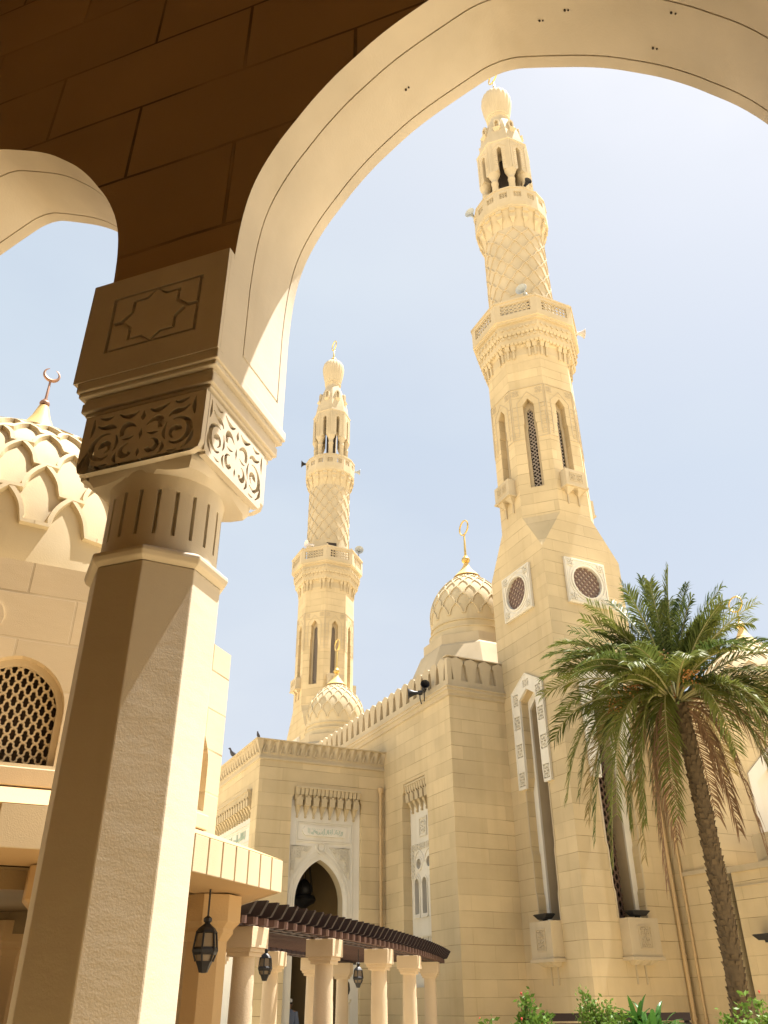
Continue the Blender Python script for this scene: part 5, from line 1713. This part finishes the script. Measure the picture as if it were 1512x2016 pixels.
# ------------------------------------------------------------------ birds
def bird(loc, head, label, s=1.0):
    t = thing('pigeon', loc, label, 'bird', 'birds on the porch parapet')
    b = MB(); x, y, z = loc
    d = V((cos(head), sin(head), 0))
    pts = [(-0.17, 0.075, 0.008), (-0.10, 0.09, 0.035), (-0.03, 0.11, 0.06), (0.05, 0.135, 0.062), (0.09, 0.18, 0.045), (0.105, 0.22, 0.032), (0.12, 0.245, 0.034), (0.145, 0.25, 0.024), (0.18, 0.24, 0.005)]
    seg = 10; vs = []; fs = []
    sd = V((-d.y, d.x, 0))
    for px, pz, r in pts:
        for k in range(seg):
            a = 2*pi*k/seg
            vs.append(V((x, y, z))+d*(px*s)+sd*(r*s*cos(a))+V((0, 0, (pz+r*sin(a))*s)))
    for i in range(len(pts)-1):
        for k in range(seg):
            fs.append((i*seg+k, i*seg+(k+1) % seg, (i+1)*seg+(k+1) % seg, (i+1)*seg+k))
    fs += [tuple(range(seg)), tuple((len(pts)-1)*seg+k for k in range(seg))]
    b.add(vs, fs)
    for sg in (-1, 1):
        p = V((x, y, z))+sd*(0.025*sg*s)
        b.tube([p+V((0, 0, 0.07*s)), p], 0.006*s, 5)
        b.tube([p+V((0, 0, 0.004)), p+d*0.03*s+V((0, 0, 0.004))], 0.005*s, 4)
    b.build('body', M_BIRD, t, smooth=60)
bird((8.02, 29.3, 9.13), rad(200), 'dark bird perched on the left edge of the porch parapet', 1.35)
bird((8.02, 26.42, 9.13), rad(230), 'small dark bird on the corner of the porch parapet', 0.8)

# ------------------------------------------------------------------ person in the doorway
def person(loc, face):
    t = thing('person', loc, 'person in a blue-grey robe and white cap standing in the porch doorway', 'person')
    x, y, z = loc
    rot = Matrix.Rotation(face, 3, 'Z')
    J = {'pel': (0, 0, 0.95, .15), 'sp': (0, 0.01, 1.15, .135), 'ch': (0, 0.01, 1.34, .15), 'nk': (0, 0.0, 1.47, .058), 'hd0': (0, -0.01, 1.55, .075), 'hd': (0, -0.015, 1.63, .092), 'ht': (0, -0.005, 1.69, .07)}
    E_ = [('pel', 'sp'), ('sp', 'ch'), ('ch', 'nk'), ('nk', 'hd0'), ('hd0', 'hd'), ('hd', 'ht')]
    for s, n in ((-1, 'l'), (1, 'r')):
        J['sh'+n] = (s*0.19, 0.01, 1.40, .065); J['el'+n] = (s*0.25, 0.04, 1.13, .05); J['wr'+n] = (s*0.24, -0.06, 0.90, .032); J['pa'+n] = (s*0.235, -0.08, 0.83, .034)
        E_ += [('ch', 'sh'+n), ('sh'+n, 'el'+n), ('el'+n, 'wr'+n), ('wr'+n, 'pa'+n)]
        for q in range(5):
            fx = s*(0.235+(q-2)*0.014)
            J[f'f{q}{n}'] = (fx, -0.095-(0.01 if q == 0 else 0), 0.775 if q else 0.81, .010); J[f'g{q}{n}'] = (fx, -0.10, 0.735-0.01*(2-abs(q-2)) if q else 0.785, .008)
            E_ += [('pa'+n, f'f{q}{n}'), (f'f{q}{n}', f'g{q}{n}')]
        J['hp'+n] = (s*0.09, 0, 0.88, .10); J['kn'+n] = (s*0.10, -0.02, 0.50, .065); J['an'+n] = (s*0.10, 0.02, 0.09, .042); J['to'+n] = (s*0.12, -0.14, 0.03, .034)
        E_ += [('pel', 'hp'+n), ('hp'+n, 'kn'+n), ('kn'+n, 'an'+n), ('an'+n, 'to'+n)]
    names = list(J); idx = {n: i for i, n in enumerate(names)}
    me = bpy.data.meshes.new('body')
    me.from_pydata([tuple(rot @ V(J[n][:3])) for n in names], [(idx[a], idx[b_]) for a, b_ in E_], [])
    o = bpy.data.objects.new('body', me); COL.objects.link(o); o.parent = t
    me.materials.append(M_SKIN)
    sk = o.modifiers.new('skin', 'SKIN')
    if not me.skin_vertices: me.attributes  # layer is made by the modifier below
    bm = bmesh.new(); bm.from_mesh(me)
    lay = bm.verts.layers.skin.verify()
    for v_, n in zip(bm.verts, names):
        v_[lay].radius = (J[n][3], J[n][3]); v_[lay].use_root = (n == 'pel')
    bm.to_mesh(me); bm.free()
    su = o.modifiers.new('sub', 'SUBSURF'); su.levels = 2; su.render_levels = 2
    # robe
    b = MB(); seg = 24; vs = []; fs = []
    rg = [(0.30, 0.24, 0.10), (0.27, 0.21, 0.5), (0.235, 0.175, 0.9), (0.215, 0.16, 1.15), (0.235, 0.165, 1.32), (0.215, 0.14, 1.41), (0.12, 0.10, 1.465), (0.07, 0.07, 1.49)]
    for rx, ry, h in rg:
        for k in range(seg):
            a = 2*pi*k/seg
            p = rot @ V((rx*cos(a)*(1+0.04*sin(5*a)*(1.4-h)), ry*sin(a), h))
            vs.append(p+V(loc))
    for i in range(len(rg)-1):
        for k in range(seg):
            fs.append((i*seg+k, i*seg+(k+1) % seg, (i+1)*seg+(k+1) % seg, (i+1)*seg+k))
    b.add(vs, fs)
    for s in (-1, 1):
        pts = [rot @ V(q)+V(loc) for q in ((s*0.19, 0.01, 1.41), (s*0.255, 0.03, 1.13), (s*0.245, -0.05, 0.91))]
        b.tube(pts, 0.082, 12, taper=lambda t_: 1-0.2*t_)
    b.build('robe', M_SHIRT, t, smooth=50)
    b = MB()
    hc = rot @ V((0, -0.005, 1.665))+V(loc)
    b.lathe([(0.098, 0), (0.10, 0.03), (0.09, 0.075), (0.06, 0.095), (0.01, 0.10)], 20, hc)
    b.build('cap', M_CAP, t, smooth=50)
    b = MB()
    b.lathe([(0.094, -0.045), (0.099, -0.02), (0.097, 0.005)], 20, hc, cap=False)
    b.build('hair', M_HAIR, t, smooth=50)
    b = MB()
    f_ = rot @ V((0, -1, 0)); sd = rot @ V((1, 0, 0))
    for s in (-1, 1):
        e = hc+f_*0.088+sd*0.033*s+V((0, 0, -0.05)); b.lathe([(0.002, -0.008), (0.012, 0), (0.002, 0.008)], 8, e)
    b.tube([hc+f_*0.094+V((0, 0, -0.055)), hc+f_*0.118+V((0, 0, -0.088))], 0.012, 6)
    b.tube([hc+f_*0.088+sd*0.025+V((0, 0, -0.118)), hc+f_*0.092+V((0, 0, -0.12)), hc+f_*0.088-sd*0.025+V((0, 0, -0.118))], 0.006, 6)
    for s in (-1, 1):
        b.lathe([(0.004, -0.03), (0.018, -0.01), (0.02, 0.01), (0.006, 0.03)], 8, hc+sd*0.098*s+V((0, 0, -0.06)))
    b.build('face', M_SKIN, t, smooth=50)
person((9.76, 27.15, 0.0), rad(150))

# ------------------------------------------------------------------ date palm
PX, PY, PZ = 14.21, 14.07, 7.55
palm = thing('date_palm', (PX+0.04, PY-0.04, 0), 'date palm with drooping green and dried fronds in front of the minaret', 'palm tree')
CR = V((0.703, -0.711, 0)); CD = V((0.711, 0.703, 0))
def trunk_pt(t):
    x = PX+0.04+0.06*sin(pi*t)*1.0; y = PY-0.04-0.06*sin(pi*t)
    return V((x, y, 7.45*t))
tr = MB()
n = 40; pts = [trunk_pt(i/n) for i in range(n+1)]
tr.tube(pts, 0.19, 16, taper=lambda t: 1.0-0.12*t+0.1*max(0, 0.1-t)*5)
rs = random.Random(3)
# old leaf bases set in spirals
nr = 62
for j in range(nr):
    t = (j+0.3)/nr
    p = trunk_pt(t)
    for k in range(9):
        a = 2*pi*(k/9)+j*0.33+rs.uniform(-0.2, 0.2)
        d = V((cos(a), sin(a), 0)); s_ = V((-sin(a), cos(a), 0))
        r = 0.181*(1.0-0.12*t); h = rs.uniform(0.07, 0.16); w_ = rs.uniform(0.045, 0.085); o = rs.uniform(0.008, 0.055)
        b0 = p+d*(r-0.02)+V((0, 0, -0.04))
        tip = p+d*(r+o)+V((0, 0, h))
        tr.add([b0-s_*w_, b0+s_*w_, tip+s_*w_*0.62, tip-s_*w_*0.62, p+d*(r-0.02)+V((0, 0, h))+s_*w_*0.5, p+d*(r-0.02)+V((0, 0, h))-s_*w_*0.5],
               [(0, 1, 2, 3), (3, 2, 4, 5), (0, 3, 5), (1, 2, 4)])
tr.build('trunk', M_TRUNK, palm)

def frond(mb_r, mb_l, P0, P1, P2, rs, ll=0.48, dens=62, droop=0.35, width=0.017):
    n = 18
    def B(t): return P0*(1-t)**2+P1*2*t*(1-t)+P2*t*t
    def T(t): return ((P1-P0)*2*(1-t)+(P2-P1)*2*t).normalized()
    mb_r.tube([B(i/n) for i in range(n+1)], 0.028, 5, taper=lambda t: 1.15-1.0*t)
    up_ = V((0, 0, 1))
    base_side = (P2-P0).cross(up_)
    if base_side.length < 0.05: base_side = V((1, 0, 0))
    base_side.normalize()
    tw = rs.uniform(-0.5, 0.5)
    for i in range(dens):
        t = 0.13+0.87*(i+rs.random()*0.6)/dens
        p = B(t); tg = T(t)
        side = (base_side-tg*base_side.dot(tg)).normalized()
        nn_ = side.cross(tg)
        if nn_.z < 0: nn_ = -nn_
        side = side*cos(tw)+nn_*sin(tw)
        L_ = ll*(0.45+0.75*sin(pi*min(1, 0.1+t*0.82))**0.8)*rs.uniform(0.85, 1.12)
        if t > 0.9: L_ *= 0.8
        fwd_ = 0.75+0.55*t
        for sg in (-1, 1):
            lift = rs.uniform(0.05, 0.55)
            d = (side*sg+tg*fwd_*rs.uniform(0.85, 1.15)+nn_*lift).normalized()
            m_ = p+d*L_*0.55
            e = p+d*L_+V((0, 0, -droop*L_*rs.uniform(0.5, 1.3)))
            wv = d.cross(nn_).normalized()*width*rs.uniform(0.8, 1.25)
            wv = (wv+nn_*width*rs.uniform(-0.6, 0.6))
            k = len(mb_l.v)
            mb_l.add([p-wv*0.5, p+wv*0.5, m_+wv, e, m_-wv], [(0, 1, 2, 4), (4, 2, 3)])
K = 0.0131
HEART = V((PX, PY, PZ+0.12))
FR = [ # dx px, dy px up, depth m, kind
 (-22, 232, 0.3, 0), (-52, 205, -0.6, 0), (22, 185, 0.7, 0), (-90, 200, 0.9, 0), (-125, 190, -0.4, 0), (-168, 150, 0.3, 0), (-195, 115, -0.8, 0),
 (-208, 88, 0.5, 0), (-232, 30, -0.3, 0), (-225, -52, 0.4, 0), (-215, 0, 1.3, 0), (-205, -150, -0.5, 0), (-172, -222, 0.1, 0), (-142, -255, -0.7, 0),
 (-112, -215, 0.8, 0), (-80, -190, -0.9, 0), (-30, -185, -0.5, 0), (-95, -255, 0.2, 3), (-62, -278, -0.5, 2), (75, -95, -1.2, 0), (150, 165, 0.2, 0), (108, 150, -0.7, 0), (60, 175, -0.3, 0), (182, 75, 0.4, 0),
 (205, 5, -0.5, 0), (225, -75, 0.3, 3), (180, -60, 1.4, 0), (190, -135, 0.7, 3), (132, -200, -0.7, 0), (165, -230, 0.2, 2), (205, -250, 0.3, 2), (92, -280, -0.3, 2), (60, -230, 0.9, 2),
 (-150, 60, -1.7, 0), (-60, 90, -2.0, 0), (40, 60, -2.1, 0), (120, 60, -1.8, 0), (-120, 110, 1.9, 0), (0, 130, 2.0, 0), (100, 110, 1.8, 0), (-40, 60, 2.3, 0), (150, -20, 1.8, 0), (-150, -60, 1.8, 0),
 (-30, -130, 2.0, 0), (70, -140, 1.9, 3), (-100, 30, -2.0, 0), (-120, -170, -1.4, 0), (150, -100, -1.2, 0), (-185, -195, 0.9, 3), (30, -210, 1.5, 2), (-40, -235, 0.7, 2), (-200, 60, 1.2, 0), (160, 120, 1.0, 0),
 (-140, 165, -0.2, 0), (-185, 128, 0.1, 0), (58, 205, 0.2, 0), (-8, 218, -0.2, 0), (118, 190, 0.1, 0), (90, 130, -0.4, 0), (165, 150, -0.2, 0), (-100, 150, -0.6, 0), (-232, 62, 0.2, 0), (-218, 100, -0.2, 0), (235, 45, 0.0, 0), (228, -18, 0.3, 0), (-60, 225, 0.2, 0), (30, 240, -0.1, 0)]
rs = random.Random(11)
extra = []
for f_ in FR:
    if f_[3] in (0, 3) and not (f_[1] < -80 and abs(f_[0]-20) < 110) and rs.random() < 0.45:
        extra.append((f_[0]*rs.uniform(0.78, 1.0)+rs.uniform(-22, 22), f_[1]*rs.uniform(0.8, 1.0)+rs.uniform(-22, 22), f_[2]+rs.uniform(-0.5, 0.5), 3 if (f_[1] < -120 and rs.random() < 0.4) else 0))
for dx, dy, dep, kind in FR+extra:
    tip = HEART+CR*(dx*K)+V((0, 0, dy*K*1.04+dep*0.30))+CD*dep
    dvec = tip-HEART
    hor = V((dvec.x, dvec.y, 0)); Ln = dvec.length
    if dy > 120: ctl = HEART+hor*0.30+V((0, 0, dvec.z*0.62))
    elif dy > -20: ctl = HEART+hor*0.55+V((0, 0, max(dvec.z, 0)*0.6+0.30*Ln))
    else: ctl = HEART+hor*0.80+V((0, 0, 0.42+0.10*Ln+max(-1.2, dvec.z)*0.05))
    if kind == 2: ctl = HEART+hor*0.85+V((0, 0, -0.10))
    st = HEART+hor.normalized()*0.12+V((0, 0, rs.uniform(-0.15, 0.12)-(0.12 if dy < -100 else 0)))
    mr, ml_ = MB(), MB()
    mat = (M_PALM, M_PALM, M_DEAD, M_PALMY)[kind]
    frond(mr, ml_, st, ctl, tip, rs, ll=0.47 if kind != 2 else 0.42, droop=0.25 if kind != 2 else 0.9, dens=70 if kind != 2 else 54)
    fo = ml_.build('frond', mat, palm)
    if kind == 2: fo['label'] = 'dried brown frond hanging down'
    mr.build('rachis', M_RACH if kind != 2 else M_DEAD, fo)
# date bunches
for dx, dy, dep, mt in ((-70, 18, -0.5, 0), (-105, -2, -0.3, 0), (-15, 70, -0.6, 0), (70, 25, -0.4, 1), (60, -2, -0.2, 1), (-55, -12, 0.4, 1), (30, 25, -0.9, 0)):
    b = MB()
    e = HEART+CR*(dx*K)+V((0, 0, dy*K))+CD*dep
    m_ = HEART+(e-HEART)*0.5+V((0, 0, 0.25))
    pts = [HEART*(1-t)**2+m_*2*t*(1-t)+e*t*t for t in [i/6 for i in range(7)]]
    b.tube(pts, 0.018, 5)
    for i in range(52):
        q = e+V((rs.gauss(0, 0.11), rs.gauss(0, 0.11), -abs(rs.gauss(0, 0.16))))
        b.lathe([(0.004, 0.022), (0.016, 0.008), (0.016, -0.01), (0.003, -0.024)], 6, q)
    b.build('date_bunch', M_DATE if mt == 0 else M_DATEG, palm, smooth=60)

# ------------------------------------------------------------------ shrubs
def bush(name, loc, rx, ry, h, nleaf, mat, label, cat, seed, leaf=0.07, flowers=0, z0=0.0, group=None):
    t = thing(name, loc, label, cat, group)
    rs = random.Random(seed)
    x, y, z = loc
    st = MB(); lf = MB(); fl = MB()
    stems = []
    for i in range(26):
        a = rs.uniform(0, 2*pi); r = sqrt(rs.random())
        tip = V((x+rx*r*cos(a), y+ry*r*sin(a), z+h*(0.72+0.42*rs.random())*(1-0.28*r*r)))
        mid = V((x+rx*r*0.55*cos(a), y+ry*r*0.55*sin(a), z+h*0.5))
        b0 = V((x+rx*0.2*rs.uniform(-1, 1), y+ry*0.2*rs.uniform(-1, 1), z))
        pts = [b0*(1-t_)**2+mid*2*t_*(1-t_)+tip*t_*t_ for t_ in [k/6 for k in range(7)]]
        st.tube(pts, 0.012, 4, taper=lambda q: 1.3-q); stems.append(pts)
    for i in range(nleaf):
        pts = rs.choice(stems); t_ = rs.random()**0.6*6
        k = min(5, int(t_)); p = pts[k].lerp(pts[k+1], t_-k)+V((rs.gauss(0, .05), rs.gauss(0, .05), rs.gauss(0, .04)))*(rx*1.6)
        d = V((rs.gauss(0, 1), rs.gauss(0, 1), rs.gauss(0.5, 0.7))).normalized()
        s_ = d.cross(V((rs.gauss(0, 1), rs.gauss(0, 1), rs.gauss(0, 1)))).normalized()
        L_ = leaf*rs.uniform(0.7, 1.3)
        lf.add([p, p+d*L_*0.5+s_*L_*0.24, p+d*L_, p+d*L_*0.5-s_*L_*0.24], [(0, 1, 2, 3)])
    for i in range(flowers):
        pts = rs.choice(stems); p = pts[6]+V((rs.gauss(0, .06), rs.gauss(0, .06), rs.gauss(0.03, .04)))
        fl.lathe([(0.003, -0.02), (0.013, 0), (0.015, 0.008), (0.006, 0.02)], 6, p)
    st.build('stem', M_TRUNK, t)
    lf.build('foliage', mat, t)
    if flowers: fl.build('blossom', M_PETAL, t)
    return t
bush('flowering_bush', (7.55, 11.6, 0), 0.62, 0.5, 1.60, 5200, M_BUSH, 'light green bush with small red blossoms below the hall corner', 'bush', 21, leaf=0.09, flowers=8)
bush('flowering_bush', (10.22, 9.62, 0), 0.75, 0.5, 1.58, 5200, M_BUSH, 'light green flowering bush at the foot of the palm', 'bush', 22, leaf=0.09, flowers=6)
bush('feathery_shrub', (8.62, 11.0, 0), 0.46, 0.42, 1.78, 7000, M_BUSH, 'fine-leaved yellow green shrub left of the strap-leaved plant', 'bush', 23, leaf=0.06)
def strap_plant(loc, label, seed, n=46, L=0.95, h0=0.85):
    t = thing('strap_leaved_plant', loc, label, 'plant')
    rs = random.Random(seed); b = MB()
    for i in range(n):
        a = rs.uniform(0, 2*pi); d = V((cos(a), sin(a), 0)); s_ = V((-sin(a), cos(a), 0))
        ln = L*rs.uniform(0.6, 1.15); ou = rs.uniform(0.15, 0.75)
        base = V(loc)+V((rs.gauss(0, 0.14), rs.gauss(0, 0.14), h0*rs.uniform(0.55, 0.85)))
        m = 8; vs = []; fs = []
        for k in range(m+1):
            q = k/m
            p = base+d*(ou*ln*q*(0.4+0.7*q))+V((0, 0, ln*(q*0.95-0.55*q*q*(0.4+ou))))
            w_ = 0.042*sin(pi*(0.12+0.86*q))**0.7*(1 if q < 0.99 else 0.05)
            vs += [p-s_*w_+V((0, 0, 0.012)), p, p+s_*w_+V((0, 0, 0.012))]
        for k in range(m):
            for c_ in range(2): fs.append((k*3+c_, k*3+c_+1, k*3+c_+4, k*3+c_+3))
        b.add(vs, fs)
    b.build('foliage', M_STRAP, t)
    st = MB(); st.tube([V(loc), V(loc)+V((0, 0, h0))], 0.06, 8); st.build('stem', M_TRUNK, t)
strap_plant((9.12, 10.72, 0), 'clump of broad dark green strap leaves in front of the minaret base', 31, n=110, L=0.9, h0=1.30)
# slatted timber screen behind the plants
sc_ = thing('slatted_screen', (11.0, 14.5, 0), 'low dark brown slatted screen behind the plants', 'screen')
b = MB()
dirs = V((0.902, -0.432, 0))
p0 = V((9.65, 13.99, 0))
ang = atan2(dirs.y, dirs.x)
for j in range(9):
    b.box((p0.x+dirs.x*1.25, p0.y+dirs.y*1.25, 0.2+j*0.148), (2.6, 0.05, 0.118), ang)
b.build('slats', M_WOOD, sc_)
for q in (0.0, 1.25, 2.5):
    b = MB(); b.box((p0.x+dirs.x*q+0.03, p0.y+dirs.y*q+0.06, 0.72), (0.08, 0.06, 1.44), ang); b.build('post', M_WOOD, sc_)

# greenery beyond the pavilion
def tree(loc, label, seed, h=5.0, r=1.6, n=5000, z_c=None):
    t = thing('garden_tree', loc, label, 'tree', 'garden trees behind the pavilion')
    rs = random.Random(seed); x, y, z = loc
    tr_ = MB(); lf = MB()
    tr_.tube([(x, y, 0), (x+0.05, y, h*0.3), (x, y+0.08, h*0.62)], 0.13, 8, taper=lambda q: 1-0.6*q)
    cl_ = []
    for i in range(26):
        a = rs.uniform(0, 2*pi); e = rs.uniform(-0.5, 1.3); rr = r*rs.uniform(0.35, 0.95)
        c_ = V((x+rr*cos(a)*cos(e), y+rr*sin(a)*cos(e), h*0.62+rr*sin(e)*1.2)); cl_.append(c_)
        tr_.tube([(x, y, h*0.45), (x+(c_.x-x)*0.5, y+(c_.y-y)*0.5, (h*0.5+c_.z)/2), c_], 0.035, 5, taper=lambda q: 1.2-q)
    for i in range(n):
        c_ = rs.choice(cl_); p = c_+V((rs.gauss(0, .25), rs.gauss(0, .25), rs.gauss(0, .22)))*r*0.75
        d = V((rs.gauss(0, 1), rs.gauss(0, 1), rs.gauss(0, 1))).normalized(); s_ = d.orthogonal().normalized()
        L_ = rs.uniform(0.08, 0.17)
        lf.add([p, p+d*L_*0.5+s_*L_*0.3, p+d*L_, p+d*L_*0.5-s_*L_*0.3], [(0, 1, 2, 3)])
    tr_.build('trunk', M_TRUNK, t); lf.build('crown', M_BUSH, t)
tree((-2.2, 19.5, 0), 'sunlit green tree glimpsed under the pavilion at the left edge', 41, h=3.6, r=1.9, n=7000)
tree((5.2, 25.5, 0), 'dark green tree glimpsed between the pergola columns', 42, h=3.2, r=1.0, n=4000)
